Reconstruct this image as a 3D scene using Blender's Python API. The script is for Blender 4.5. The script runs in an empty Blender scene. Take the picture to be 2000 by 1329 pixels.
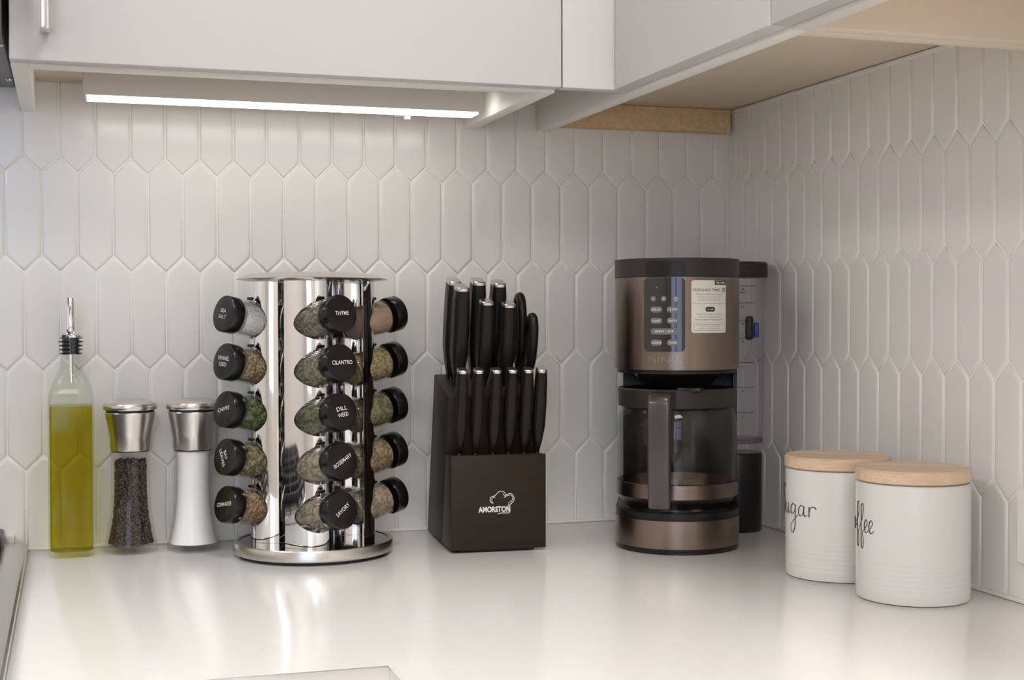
import bpy, bmesh, math, random
from mathutils import Vector, Matrix
random.seed(7)
R = math.radians
PI = math.pi
S = bpy.context.scene
C = S.collection

# ------------------------------------------------------------------ camera, world, lights, exposure
def cam_axes(yaw, pitch, roll):
    cy, sy = math.cos(yaw), math.sin(yaw)
    f = Vector((sy*math.cos(pitch), cy*math.cos(pitch), math.sin(pitch)))
    r = Vector((cy, -sy, 0)); u = r.cross(f)
    return (r*math.cos(roll)+u*math.sin(roll), u*math.cos(roll)-r*math.sin(roll), f)
cd = bpy.data.cameras.new('camera'); cam = bpy.data.objects.new('camera', cd); C.objects.link(cam)
r_, u_, f_ = cam_axes(0.31099, -0.018144, -0.002417)
cam.matrix_world = Matrix(((r_.x, u_.x, -f_.x, -0.84905), (r_.y, u_.y, -f_.y, -1.68612), (r_.z, u_.z, -f_.z, 0.27201), (0, 0, 0, 1)))
cd.lens = 48.30; cd.sensor_width = 36; cd.clip_start = 0.02; cd.clip_end = 60
S.camera = cam

wd = bpy.data.worlds.new('daylight'); S.world = wd; wd.use_nodes = True
bgn = wd.node_tree.nodes['Background']
bgn.inputs['Color'].default_value = (0.60, 0.73, 1.0, 1); bgn.inputs['Strength'].default_value = 3.6

S.view_settings.view_transform = 'Standard'; S.view_settings.look = 'None'
S.view_settings.gamma = 1; S.view_settings.use_curve_mapping = False
S.view_settings.exposure = 0.0

cy_ = S.cycles
cy_.max_bounces = 12; cy_.diffuse_bounces = 10; cy_.glossy_bounces = 4; cy_.transmission_bounces = 4; cy_.transparent_max_bounces = 24
cy_.caustics_reflective = False; cy_.caustics_refractive = False; cy_.sample_clamp_indirect = 6.0; cy_.adaptive_threshold = 0.02

LED_STRENGTH = 7.4        # under-cabinet light bar
CEIL_POWER = 23.0          # added ceiling lamp for fill from behind the viewpoint
LEFT_POWER = 15.5          # added ceiling lamp lighting the right wall from the left
OVER_POWER = 10.5          # added ceiling lamp to brighten the worktop
LENS = 3.0
COOKTOP_POWER = 0.5        # lamp under the microwave

# ------------------------------------------------------------------ materials
def mat(name, col, rough=0.5, metal=0.0, spec=0.5, coat=0.0, bump=0.0, bscale=200.0, var=0.0, vscale=30.0, emit=None, es=0.0, stretch=None, trans=0.0):
    m = bpy.data.materials.new(name); m.use_nodes = True
    nt = m.node_tree; b = nt.nodes['Principled BSDF']
    b.inputs['Base Color'].default_value = (*col, 1)
    b.inputs['Roughness'].default_value = rough; b.inputs['Metallic'].default_value = metal
    b.inputs['Specular IOR Level'].default_value = spec; b.inputs['Coat Weight'].default_value = coat
    b.inputs['Coat Roughness'].default_value = 0.08
    b.inputs['Transmission Weight'].default_value = trans
    if emit: b.inputs['Emission Color'].default_value = (*emit, 1); b.inputs['Emission Strength'].default_value = es
    if bump or var:
        tc = nt.nodes.new('ShaderNodeTexCoord'); mp = nt.nodes.new('ShaderNodeMapping')
        nt.links.new(tc.outputs['Object'], mp.inputs['Vector'])
        if stretch: mp.inputs['Scale'].default_value = stretch
    if bump:
        n = nt.nodes.new('ShaderNodeTexNoise'); n.inputs['Scale'].default_value = bscale; n.inputs['Detail'].default_value = 3
        nt.links.new(mp.outputs['Vector'], n.inputs['Vector'])
        bp = nt.nodes.new('ShaderNodeBump'); bp.inputs['Strength'].default_value = bump; bp.inputs['Distance'].default_value = 0.001
        nt.links.new(n.outputs['Fac'], bp.inputs['Height']); nt.links.new(bp.outputs['Normal'], b.inputs['Normal'])
    if var:
        n2 = nt.nodes.new('ShaderNodeTexNoise'); n2.inputs['Scale'].default_value = vscale; n2.inputs['Detail'].default_value = 4
        nt.links.new(mp.outputs['Vector'], n2.inputs['Vector'])
        rp = nt.nodes.new('ShaderNodeValToRGB')
        rp.color_ramp.elements[0].position = 0.3; rp.color_ramp.elements[1].position = 0.7
        rp.color_ramp.elements[0].color = (*[c*(1-var) for c in col], 1)
        rp.color_ramp.elements[1].color = (*[min(1, c*(1+var)) for c in col], 1)
        nt.links.new(n2.outputs['Fac'], rp.inputs['Fac']); nt.links.new(rp.outputs['Color'], b.inputs['Base Color'])
    return m
def thin_glass(name, tint=(0.985, 0.985, 0.98), ior=1.33, rough=0.02):
    m = bpy.data.materials.new(name); m.use_nodes = True; nt = m.node_tree
    for n in list(nt.nodes):
        if n.type != 'OUTPUT_MATERIAL': nt.nodes.remove(n)
    out = [n for n in nt.nodes if n.type == 'OUTPUT_MATERIAL'][0]
    t = nt.nodes.new('ShaderNodeBsdfTransparent'); t.inputs['Color'].default_value = (*tint, 1)
    g = nt.nodes.new('ShaderNodeBsdfGlossy'); g.inputs['Roughness'].default_value = rough
    lw = nt.nodes.new('ShaderNodeLayerWeight'); lw.inputs['Blend'].default_value = 0.5      # Schlick reflectance, the same from both sides of the pane
    pw = nt.nodes.new('ShaderNodeMath'); pw.operation = 'POWER'; pw.inputs[1].default_value = 5.0; nt.links.new(lw.outputs['Facing'], pw.inputs[0])
    f0 = ((ior-1)/(ior+1))**2
    f = nt.nodes.new('ShaderNodeMath'); f.operation = 'MULTIPLY_ADD'; f.inputs[1].default_value = (1-f0)*0.8; f.inputs[2].default_value = f0; nt.links.new(pw.outputs[0], f.inputs[0])
    mx = nt.nodes.new('ShaderNodeMixShader')
    nt.links.new(f.outputs[0], mx.inputs['Fac']); nt.links.new(t.outputs['BSDF'], mx.inputs[1]); nt.links.new(g.outputs['BSDF'], mx.inputs[2])
    nt.links.new(mx.outputs['Shader'], out.inputs['Surface'])
    return m
def speckle(name, cols, scale=260.0, rough=0.8, bump=0.6):
    """dried herb: cells of several colours with relief"""
    m = bpy.data.materials.new(name); m.use_nodes = True; nt = m.node_tree; b = nt.nodes['Principled BSDF']
    tc = nt.nodes.new('ShaderNodeTexCoord')
    v = nt.nodes.new('ShaderNodeTexVoronoi'); v.inputs['Scale'].default_value = scale
    nt.links.new(tc.outputs['Object'], v.inputs['Vector'])
    sp = nt.nodes.new('ShaderNodeSeparateColor'); nt.links.new(v.outputs['Color'], sp.inputs['Color'])
    rp = nt.nodes.new('ShaderNodeValToRGB'); rp.color_ramp.interpolation = 'CONSTANT'
    el = rp.color_ramp.elements
    el[0].color = (*cols[0], 1); el[0].position = 0
    el[1].color = (*cols[1], 1); el[1].position = 1/len(cols)
    for i in range(2, len(cols)):
        e = el.new(i/len(cols)); e.color = (*cols[i], 1)
    nt.links.new(sp.outputs['Red'], rp.inputs['Fac']); nt.links.new(rp.outputs['Color'], b.inputs['Base Color'])
    b.inputs['Roughness'].default_value = rough
    bp = nt.nodes.new('ShaderNodeBump'); bp.inputs['Strength'].default_value = bump; bp.inputs['Distance'].default_value = 0.0015; bp.invert = True
    nt.links.new(v.outputs['Distance'], bp.inputs['Height']); nt.links.new(bp.outputs['Normal'], b.inputs['Normal'])
    return m
def wood(name, c0, c1, scale=(6, 60, 60), strip=40.0, rough=0.45):
    m = bpy.data.materials.new(name); m.use_nodes = True; nt = m.node_tree; b = nt.nodes['Principled BSDF']
    tc = nt.nodes.new('ShaderNodeTexCoord'); mp = nt.nodes.new('ShaderNodeMapping'); mp.inputs['Scale'].default_value = scale
    nt.links.new(tc.outputs['Object'], mp.inputs['Vector'])
    n = nt.nodes.new('ShaderNodeTexNoise'); n.inputs['Scale'].default_value = 3.0; n.inputs['Detail'].default_value = 6; n.inputs['Distortion'].default_value = 0.6
    nt.links.new(mp.outputs['Vector'], n.inputs['Vector'])
    # glued strips: a step in colour across the board
    sx = nt.nodes.new('ShaderNodeSeparateXYZ'); nt.links.new(tc.outputs['Object'], sx.inputs['Vector'])
    mu = nt.nodes.new('ShaderNodeMath'); mu.operation = 'MULTIPLY'; mu.inputs[1].default_value = strip; nt.links.new(sx.outputs['Y'], mu.inputs[0])
    fl = nt.nodes.new('ShaderNodeMath'); fl.operation = 'FLOOR'; nt.links.new(mu.outputs[0], fl.inputs[0])
    wn = nt.nodes.new('ShaderNodeTexWhiteNoise'); wn.noise_dimensions = '1D'; nt.links.new(fl.outputs[0], wn.inputs['W'])
    ad = nt.nodes.new('ShaderNodeMath'); ad.operation = 'MULTIPLY_ADD'; ad.inputs[1].default_value = 0.45; nt.links.new(wn.outputs['Value'], ad.inputs[0]); nt.links.new(n.outputs['Fac'], ad.inputs[2])
    rp = nt.nodes.new('ShaderNodeValToRGB'); rp.color_ramp.elements[0].position = 0.35; rp.color_ramp.elements[1].position = 0.95
    rp.color_ramp.elements[0].color = (*c0, 1); rp.color_ramp.elements[1].color = (*c1, 1)
    nt.links.new(ad.outputs[0], rp.inputs['Fac']); nt.links.new(rp.outputs['Color'], b.inputs['Base Color'])
    b.inputs['Roughness'].default_value = rough
    return m

M = {}
M['tile'] = mat('ceramic_tile', (0.75, 0.74, 0.72), 0.20, spec=0.5, bump=0.05, bscale=60)
M['grout'] = mat('grout', (0.84, 0.825, 0.79), 0.85, bump=0.3, bscale=900)
M['caulk'] = mat('caulk', (0.74, 0.72, 0.69), 0.5)
M['paint'] = mat('wall_paint', (0.66, 0.64, 0.61), 0.7, bump=0.05, bscale=300)
M['ceiling'] = mat('ceiling_paint', (0.80, 0.79, 0.77), 0.8, bump=0.05, bscale=300)
M['floor'] = wood('floor_boards', (0.16, 0.09, 0.05), (0.33, 0.21, 0.12), (2, 14, 14), 8.0, 0.4)
M['quartz'] = mat('white_quartz', (0.87, 0.86, 0.845), 0.16, spec=0.45, var=0.015, vscale=60)
M['cab'] = mat('white_lacquer', (0.58, 0.575, 0.575), 0.30, spec=0.4)
M['cab_edge'] = mat('white_edge_band', (0.80, 0.785, 0.75), 0.4)
M['melamine'] = mat('cream_melamine', (0.74, 0.65, 0.54), 0.5)
M['under'] = mat('cream_underside_board', (0.66, 0.57, 0.46), 0.5, var=0.04, vscale=25)
M['mdf'] = mat('raw_mdf', (0.62, 0.46, 0.27), 0.8, var=0.12, vscale=180, bump=0.1, bscale=600)
M['alu'] = mat('white_aluminium', (0.62, 0.60, 0.58), 0.4)
M['diff'] = mat('frosted_diffuser', (0.75, 0.75, 0.74), 0.4)
M['led'] = mat('led_strip', (0.9, 0.9, 0.9), 0.5, emit=(1.0, 0.965, 0.905), es=LED_STRENGTH)
M['chrome'] = mat('polished_steel', (0.86, 0.86, 0.87), 0.045, 1.0)
M['chrome_dark'] = mat('polished_plate', (0.55, 0.54, 0.54), 0.06, 1.0)
M['brushed'] = mat('brushed_steel', (0.66, 0.63, 0.60), 0.27, 1.0, bump=0.03, bscale=60, stretch=(1, 1, 40))
M['bronze'] = mat('brushed_bronze_steel', (0.235, 0.182, 0.152), 0.26, 1.0, bump=0.03, bscale=60, stretch=(1, 1, 40))
M['etched'] = mat('etched_letters', (0.27, 0.215, 0.19), 0.32, 1.0)
M['steel_d'] = mat('stainless_trim', (0.58, 0.57, 0.56), 0.25, 1.0)
M['black_pl'] = mat('black_plastic', (0.009, 0.0075, 0.0065), 0.32, spec=0.3)
M['black_soft'] = mat('satin_black_plastic', (0.026, 0.021, 0.017), 0.42, spec=0.35)
M['black_gl'] = mat('black_gloss_panel', (0.012, 0.012, 0.014), 0.06, coat=0.5)
M['lid_black'] = mat('lid_black', (0.008, 0.0065, 0.006), 0.22, spec=0.4)
M['lid_face'] = mat('lid_face_black', (0.012, 0.009, 0.008), 0.38)
M['rubber'] = mat('black_rubber', (0.012, 0.012, 0.012), 0.6)
M['print_w'] = mat('white_print', (0.72, 0.71, 0.70), 0.5)
M['print_k'] = mat('black_print', (0.02, 0.018, 0.017), 0.5)
M['print_g'] = mat('grey_print', (0.12, 0.11, 0.105), 0.5)
M['block'] = mat('dark_stained_wood', (0.022, 0.0145, 0.0095), 0.45, spec=0.2, var=0.12, vscale=20, stretch=(1, 1, 8))
M['handle'] = mat('black_handle', (0.009, 0.0065, 0.005), 0.38, spec=0.25)
M['sticker'] = mat('sticker_paper', (0.66, 0.64, 0.59), 0.5)
M['button'] = mat('grey_rubber_button', (0.15, 0.14, 0.135), 0.45)
M['ceramic_w'] = mat('white_stoneware', (0.64, 0.63, 0.61), 0.22, spec=0.5)
M['ink'] = mat('brown_black_ink', (0.025, 0.017, 0.013), 0.4)
M['beech'] = wood('beech_lid', (0.56, 0.40, 0.27), (0.74, 0.59, 0.44), (10, 70, 70), 42.0, 0.45)
M['glass'] = thin_glass('clear_glass')
M['glass_b'] = thin_glass('bottle_glass', (0.97, 0.98, 0.965), 1.22)
M['glass_smoke'] = thin_glass('carafe_glass', (0.93, 0.92, 0.90))
M['tank'] = thin_glass('clear_tank_plastic', (0.97, 0.96, 0.975), 1.25)
M['oil'] = thin_glass('olive_oil', (0.78, 0.715, 0.05), 1.1, 0.05)
M['salt'] = mat('white_salt', (0.86, 0.86, 0.87), 0.8, bump=0.3, bscale=1800)
M['pepper'] = mat('peppercorn', (0.042, 0.024, 0.018), 0.45, var=0.6, vscale=120)
M['pepper_core'] = mat('pepper_dark', (0.03, 0.02, 0.016), 0.8)
M['coriander'] = mat('coriander_seed', (0.33, 0.22, 0.14), 0.6, var=0.35, vscale=150)
M['plate_w'] = mat('white_plastic_plate', (0.76, 0.75, 0.73), 0.3)
M['iron'] = mat('cast_iron', (0.02, 0.018, 0.017), 0.6)
M['hob'] = mat('black_hob_glass', (0.012, 0.012, 0.013), 0.08)
M['micro'] = mat('grey_painted_metal', (0.13, 0.125, 0.13), 0.4)
M['screw'] = mat('screw_metal', (0.7, 0.7, 0.7), 0.25, 1.0)
M['green_glass'] = mat('green_tinted_glass', (0.02, 0.06, 0.045), 0.08)
M['lamp_cool'] = mat('cool_lamp_lens', (0.9, 0.9, 0.9), 0.5, emit=(0.62, 0.74, 1.0), es=12)
M['added_lamp'] = mat('added_lamp_lens', (0.9, 0.9, 0.9), 0.5, emit=(1.0, 0.95, 0.88), es=LENS)  # glowing lens of the added ceiling lamps
M['purple'] = mat('violet_seal', (0.16, 0.11, 0.17), 0.3)
M['blue_pl'] = mat('blue_plastic', (0.02, 0.06, 0.30), 0.3)

# ------------------------------------------------------------------ mesh helpers
def finish(name, bm, m, parent=None, angle=35, flat=False):
    bmesh.ops.recalc_face_normals(bm, faces=bm.faces[:])
    for f in bm.faces: f.smooth = not flat
    lim = R(angle)
    for e in bm.edges:
        e.smooth = not (len(e.link_faces) != 2 or e.calc_face_angle(0) > lim)
    me = bpy.data.meshes.new(name); bm.to_mesh(me); bm.free()
    me.materials.append(m)
    o = bpy.data.objects.new(name, me); C.objects.link(o)
    if parent: o.parent = parent
    return o
def add_box(bm, x0, x1, y0, y1, z0, z1, bev=0.0, seg=2):
    vs = [bm.verts.new((x, y, z)) for x in (x0, x1) for y in (y0, y1) for z in (z0, z1)]
    fs = []
    for q in ((0, 1, 3, 2), (4, 6, 7, 5), (0, 4, 5, 1), (2, 3, 7, 6), (0, 2, 6, 4), (1, 5, 7, 3)):
        fs.append(bm.faces.new([vs[i] for i in q]))
    if bev:
        es = list({e for f in fs for e in f.edges})
        bmesh.ops.bevel(bm, geom=es, offset=bev, segments=seg, affect='EDGES', profile=0.5)
    return vs
def box(name, m, x0, x1, y0, y1, z0, z1, parent=None, bev=0.0, seg=2):
    bm = bmesh.new(); add_box(bm, x0, x1, y0, y1, z0, z1, bev, seg)
    return finish(name, bm, m, parent)
def add_lathe(bm, prof, n=48, cx=0, cy=0, cap=True):
    rings = []
    for r, z in prof:
        if r <= 1e-6: rings.append([bm.verts.new((cx, cy, z))])
        else: rings.append([bm.verts.new((cx+r*math.cos(2*PI*i/n), cy+r*math.sin(2*PI*i/n), z)) for i in range(n)])
    for a, b in zip(rings, rings[1:]):
        for i in range(n):
            j = (i+1) % n
            if len(a) == 1 and len(b) == 1: continue
            if len(a) == 1: bm.faces.new((a[0], b[i], b[j]))
            elif len(b) == 1: bm.faces.new((a[i], b[0], a[j]))
            else: bm.faces.new((a[i], a[j], b[j], b[i]))
    if cap:
        if len(rings[0]) > 1: bm.faces.new(rings[0][::-1])
        if len(rings[-1]) > 1: bm.faces.new(rings[-1])
def lathe(name, m, prof, parent=None, n=48, cap=True, angle=35):
    bm = bmesh.new(); add_lathe(bm, prof, n, cap=cap); return finish(name, bm, m, parent, angle)
def add_loft(bm, rings, cap=True):
    vr = [[bm.verts.new(p) for p in r] for r in rings]; n = len(vr[0])
    for a, b in zip(vr, vr[1:]):
        for i in range(n):
            j = (i+1) % n; bm.faces.new((a[i], a[j], b[j], b[i]))
    if cap: bm.faces.new(vr[0][::-1]); bm.faces.new(vr[-1])
def loft(name, m, rings, parent=None, cap=True, angle=35):
    bm = bmesh.new(); add_loft(bm, rings, cap); return finish(name, bm, m, parent, angle)
def rrect(hx, hy, c, z, k=5, ox=0, oy=0):
    c = min(c, hx*0.999, hy*0.999); pts = []
    for sx, sy, a0 in ((1, 1, 0), (-1, 1, PI/2), (-1, -1, PI), (1, -1, 1.5*PI)):
        for i in range(k+1):
            a = a0+i*PI/2/k
            pts.append((ox+sx*(hx-c)+c*math.cos(a), oy+sy*(hy-c)+c*math.sin(a), z))
    return pts
def add_prism(bm, poly, z0, z1, bev=0.0, seg=2):
    a = [bm.verts.new((x, y, z0)) for x, y in poly]; b = [bm.verts.new((x, y, z1)) for x, y in poly]
    n = len(poly); fs = [bm.faces.new(a[::-1]), bm.faces.new(b)]
    for i in range(n): fs.append(bm.faces.new((a[i], a[(i+1) % n], b[(i+1) % n], b[i])))
    if bev:
        es = [e for e in set(fs[0].edges) | set(fs[1].edges)]
        bmesh.ops.bevel(bm, geom=es, offset=bev, segments=seg, affect='EDGES', profile=0.5)
def prism(name, m, poly, z0, z1, parent=None, bev=0.0, angle=35):
    bm = bmesh.new(); add_prism(bm, poly, z0, z1, bev); return finish(name, bm, m, parent, angle)
def add_tube(bm, pts, r, n=8, closed=False, cap=True):
    pts = [Vector(p) for p in pts]; N = len(pts); rings = []; prev = None
    for i, p in enumerate(pts):
        if closed: t = pts[(i+1) % N]-pts[i-1]
        else: t = pts[min(i+1, N-1)]-pts[max(i-1, 0)]
        t.normalize()
        if prev is None:
            a = Vector((0, 0, 1)) if abs(t.z) < 0.9 else Vector((1, 0, 0)); nrm = t.cross(a).normalized()
        else:
            nrm = (prev-t*prev.dot(t)).normalized()
        prev = nrm; bn = t.cross(nrm); rr = r[i] if isinstance(r, (list, tuple)) else r
        rings.append([bm.verts.new(p+(nrm*math.cos(2*PI*k/n)+bn*math.sin(2*PI*k/n))*rr) for k in range(n)])
    m = N if closed else N-1
    for i in range(m):
        a, b = rings[i], rings[(i+1) % N]
        for k in range(n): bm.faces.new((a[k], a[(k+1) % n], b[(k+1) % n], b[k]))
    if not closed and cap: bm.faces.new(rings[0][::-1]); bm.faces.new(rings[-1])
def tube(name, m, pts, r, parent=None, n=8, closed=False):
    bm = bmesh.new(); add_tube(bm, pts, r, n, closed); return finish(name, bm, m, parent, 60)
def catmull(pts, k=6):
    out = []; P = [pts[0]]+list(pts)+[pts[-1]]
    for i in range(1, len(P)-2):
        p0, p1, p2, p3 = P[i-1], P[i], P[i+1], P[i+2]
        for j in range(k):
            t = j/k
            out.append(tuple(0.5*((2*b)+(-a+c)*t+(2*a-5*b+4*c-d)*t*t+(-a+3*b-3*c+d)*t**3) for a, b, c, d in zip(p0, p1, p2, p3)))
    out.append(tuple(pts[-1])); return out
_tx = {}
def text_geo(s, height=None, width=None, bold=0.0):
    """flat letters, centred on the origin: (verts2d, faces)"""
    key = (s, bold)
    if key not in _tx:
        cu = bpy.data.curves.new('t', 'FONT'); cu.body = s; cu.size = 1; cu.resolution_u = 3; cu.offset = bold
        ob = bpy.data.objects.new('t', cu); C.objects.link(ob)
        dg = bpy.context.evaluated_depsgraph_get(); me = ob.evaluated_get(dg).to_mesh()
        vs = [(v.co.x, v.co.y) for v in me.vertices]; fs = [tuple(p.vertices) for p in me.polygons]
        ob.evaluated_get(dg).to_mesh_clear(); bpy.data.objects.remove(ob); bpy.data.curves.remove(cu)
        x0 = min(v[0] for v in vs); x1 = max(v[0] for v in vs); y0 = min(v[1] for v in vs); y1 = max(v[1] for v in vs)
        _tx[key] = ([(v[0]-(x0+x1)/2, v[1]-(y0+y1)/2) for v in vs], fs, x1-x0, y1-y0)
    vs, fs, w, h = _tx[key]
    ky = height/h if height else width/w
    kx = width/w if width else ky
    return [(x*kx, y*ky) for x, y in vs], fs
def text(name, m, items, fn, parent):
    """items: (string, u, v, height, width, angle, bold); fn maps (u, v) to a point"""
    bm = bmesh.new()
    for it in items:
        s, u, v, h, w, ang, bold = (list(it)+[None, 0.0, 0.0])[:7] if len(it) < 7 else it
        vs, fs = text_geo(s, h, w, bold or 0.0)
        ca, sa = math.cos(ang or 0), math.sin(ang or 0)
        bv = [bm.verts.new(fn(u+x*ca-y*sa, v+x*sa+y*ca)) for x, y in vs]
        for f in fs:
            try: bm.faces.new([bv[i] for i in f])
            except ValueError: pass
    me = bpy.data.meshes.new(name); bm.to_mesh(me); bm.free(); me.materials.append(m)
    o = bpy.data.objects.new(name, me); C.objects.link(o); o.parent = parent
    return o
def bent_rect(name, m, u0, u1, v0, v1, c, fn, thick, parent, ncol=12, w0=0.0):
    """rounded rectangle plate in (u, v) mapped by fn(u, v, w) with thickness along w"""
    bm = bmesh.new(); us = set()
    for i in range(ncol+1): us.add(round(u0+(u1-u0)*i/ncol, 7))
    for i in range(6):
        a = PI/2*i/5; us.add(round(u0+c-c*math.cos(a), 7)); us.add(round(u1-c+c*math.cos(a), 7))
    us = sorted(us); cols = []
    for u in us:
        d = 0
        if c > 0:
            if u < u0+c: d = c-math.sqrt(max(0, c*c-(u0+c-u)**2))
            elif u > u1-c: d = c-math.sqrt(max(0, c*c-(u-u1+c)**2))
        d = min(d, (v1-v0)/2-1e-5)
        cols.append([bm.verts.new(fn(u, v0+d, w0)), bm.verts.new(fn(u, v1-d, w0)), bm.verts.new(fn(u, v1-d, w0+thick)), bm.verts.new(fn(u, v0+d, w0+thick))])
    for a, b in zip(cols, cols[1:]):
        for i in range(4): bm.faces.new((a[i], a[(i+1) % 4], b[(i+1) % 4], b[i]))
    bm.faces.new(cols[0]); bm.faces.new(cols[-1][::-1])
    return finish(name, bm, m, parent)
def thing(name, label, cat, loc=(0, 0, 0), rotz=0, group=None):
    o = bpy.data.objects.new(name, None); C.objects.link(o); o.empty_display_size = 0.05
    o.location = loc; o.rotation_euler = (0, 0, rotz)
    return tag(o, label, cat, group)
def tag(o, label, cat, group=None):
    o['label'] = label; o['category'] = cat
    if group: o['group'] = group
    return o
def struct(o, label=None):
    o['kind'] = 'structure'
    if label: o['label'] = label
    return o

# ------------------------------------------------------------------ the room
def area(name, loc, rot, sx, sy, power, col):
    ld = bpy.data.lights.new(name, 'AREA'); ld.shape = 'RECTANGLE'; ld.size = sx; ld.size_y = sy; ld.energy = power; ld.color = col
    o = bpy.data.objects.new(name, ld); C.objects.link(o); o.location = loc; o.rotation_euler = rot; return o

XL, YF, ZF, ZC = -3.2, -3.5, -0.91, 1.55        # left wall, wall behind the camera, floor, ceiling
TILE_TOP = 0.546
W, PITCH, TIP, Z0 = 0.04, 0.11575, 0.0195, 0.4585
struct(box('floor', M['floor'], XL-0.1, 0.15, YF-0.1, 0.15, ZF-0.1, ZF), 'brown wooden kitchen floor')
struct(box('ceiling', M['ceiling'], XL-0.1, 0.15, YF-0.1, 0.15, ZC, ZC+0.1), 'white kitchen ceiling')
wall_back = struct(box('wall_back', M['grout'], XL-0.1, 0.15, 0.0016, 0.15, ZF, ZC), 'back wall with white picket tile backsplash')
wall_right = struct(box('wall_right', M['grout'], 0.0016, 0.15, YF-0.1, 0.0016, ZF, ZC), 'right wall with white picket tile backsplash')
struct(box('wall_left', M['paint'], XL-0.1, XL, YF-0.1, 0.15, ZF, ZC), 'plain painted wall on the left')
bm = bmesh.new()      # wall behind the camera with a window opening
WX0, WX1, WZ0, WZ1 = -2.50, -1.10, -0.05, 1.20
for a in ((XL, WX0, ZF, ZC), (WX1, 0, ZF, ZC), (WX0, WX1, ZF, WZ0), (WX0, WX1, WZ1, ZC)): add_box(bm, a[0], a[1], YF-0.1, YF, a[2], a[3])
struct(finish('wall_front', bm, M['paint']), 'painted wall behind the viewpoint with a window')
bm = bmesh.new()
for a in ((WX0, WX0+0.05, WZ0, WZ1), (WX1-0.05, WX1, WZ0, WZ1), (WX0+0.05, WX1-0.05, WZ0, WZ0+0.05), (WX0+0.05, WX1-0.05, WZ1-0.05, WZ1), (WX0+0.05, WX1-0.05, 0.53, 0.57), ((WX0+WX1)/2-0.05, (WX0+WX1)/2+0.05, WZ0+0.05, 0.53), ((WX0+WX1)/2-0.05, (WX0+WX1)/2+0.05, 0.57, WZ1-0.05)):
    add_box(bm, a[0], a[1], YF-0.08, YF-0.03, a[2], a[3])
win = struct(finish('window_1', bm, M['cab']), 'white framed sash window behind the viewpoint')
WM = (WX0+WX1)/2
for xa, xb in ((WX0+0.05, WM-0.05), (WM+0.05, WX1-0.05)):
    box('pane', M['glass'], xa, xb, YF-0.058, YF-0.054, WZ0+0.05, 0.53, win)
    box('pane', M['glass'], xa, xb, YF-0.058, YF-0.054, 0.57, WZ1-0.05, win)
po = area('window_portal', ((WX0+WX1)/2, YF-0.09, (WZ0+WZ1)/2), (-PI/2, 0, 0), WX1-WX0, WZ1-WZ0, 1.0, (1, 1, 1)); po.data.cycles.is_portal = True

# picket tiles: convex polygon clipped to the field, then built with a soft pillowed edge
def clip(poly, ax, val, keep_less):
    out = []
    for i in range(len(poly)):
        p, q = poly[i], poly[(i+1) % len(poly)]
        ip = (p[ax] <= val) if keep_less else (p[ax] >= val); iq = (q[ax] <= val) if keep_less else (q[ax] >= val)
        if ip: out.append(p)
        if ip != iq:
            t = (val-p[ax])/(q[ax]-p[ax]); out.append((p[0]+(q[0]-p[0])*t, p[1]+(q[1]-p[1])*t))
    return out
def clean(poly):
    out = []
    for p in poly:
        if not out or math.hypot(p[0]-out[-1][0], p[1]-out[-1][1]) > 1e-4: out.append(p)
    if len(out) > 1 and math.hypot(out[0][0]-out[-1][0], out[0][1]-out[-1][1]) < 1e-4: out.pop()
    return out
def inset(poly, d):
    n = len(poly); cx = sum(p[0] for p in poly)/n; cy = sum(p[1] for p in poly)/n; lines = []
    for i in range(n):
        p, q = poly[i], poly[(i+1) % n]; ex, ey = q[0]-p[0], q[1]-p[1]; L = math.hypot(ex, ey); nx, ny = -ey/L, ex/L
        if (cx-p[0])*nx+(cy-p[1])*ny < 0: nx, ny = -nx, -ny
        lines.append((nx, ny, nx*p[0]+ny*p[1]+d))
    out = []
    for i in range(n):
        a, b = lines[i-1], lines[i]; det = a[0]*b[1]-a[1]*b[0]
        if abs(det) < 1e-9: out.append((poly[i][0]+a[0]*d, poly[i][1]+a[1]*d)); continue
        out.append(((a[2]*b[1]-b[2]*a[1])/det, (a[0]*b[2]-b[0]*a[2])/det))
    return out
def tile_mesh(poly, name='tile'):
    rings = [(0.0009, 0.0030), (0.0010, 0.0013), (0.0017, 0.0005), (0.0029, 0.00011), (0.0043, 0.0)]
    me = bpy.data.meshes.new(name); verts = []; faces = []; n = len(poly)
    for d, y in rings:
        for p in inset(poly, d): verts.append((p[0], y, p[1]))
    for k in range(len(rings)-1):
        for i in range(n):
            j = (i+1) % n; faces.append((k*n+i, k*n+j, (k+1)*n+j, (k+1)*n+i))
    faces.append(tuple(range((len(rings)-1)*n, len(rings)*n)))
    me.from_pydata(verts, [], faces)
    bmm = bmesh.new(); bmm.from_mesh(me); bmesh.ops.recalc_face_normals(bmm, faces=bmm.faces[:])
    bmm.faces.ensure_lookup_table()
    for f in bmm.faces: f.smooth = True
    big = max(bmm.faces, key=lambda f: f.calc_area())
    if big.normal.y > 0: bmesh.ops.reverse_faces(bmm, faces=bmm.faces[:])
    big.smooth = False
    bmm.to_mesh(me); bmm.free(); me.materials.append(M['tile']); return me
def hexa(cx, zt):
    return [(cx, zt), (cx+W/2, zt-TIP), (cx+W/2, zt-PITCH), (cx, zt-PITCH-TIP), (cx-W/2, zt-PITCH), (cx-W/2, zt-TIP)]
full_me = tile_mesh([(x, z) for x, z in hexa(0, 0)])
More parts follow.
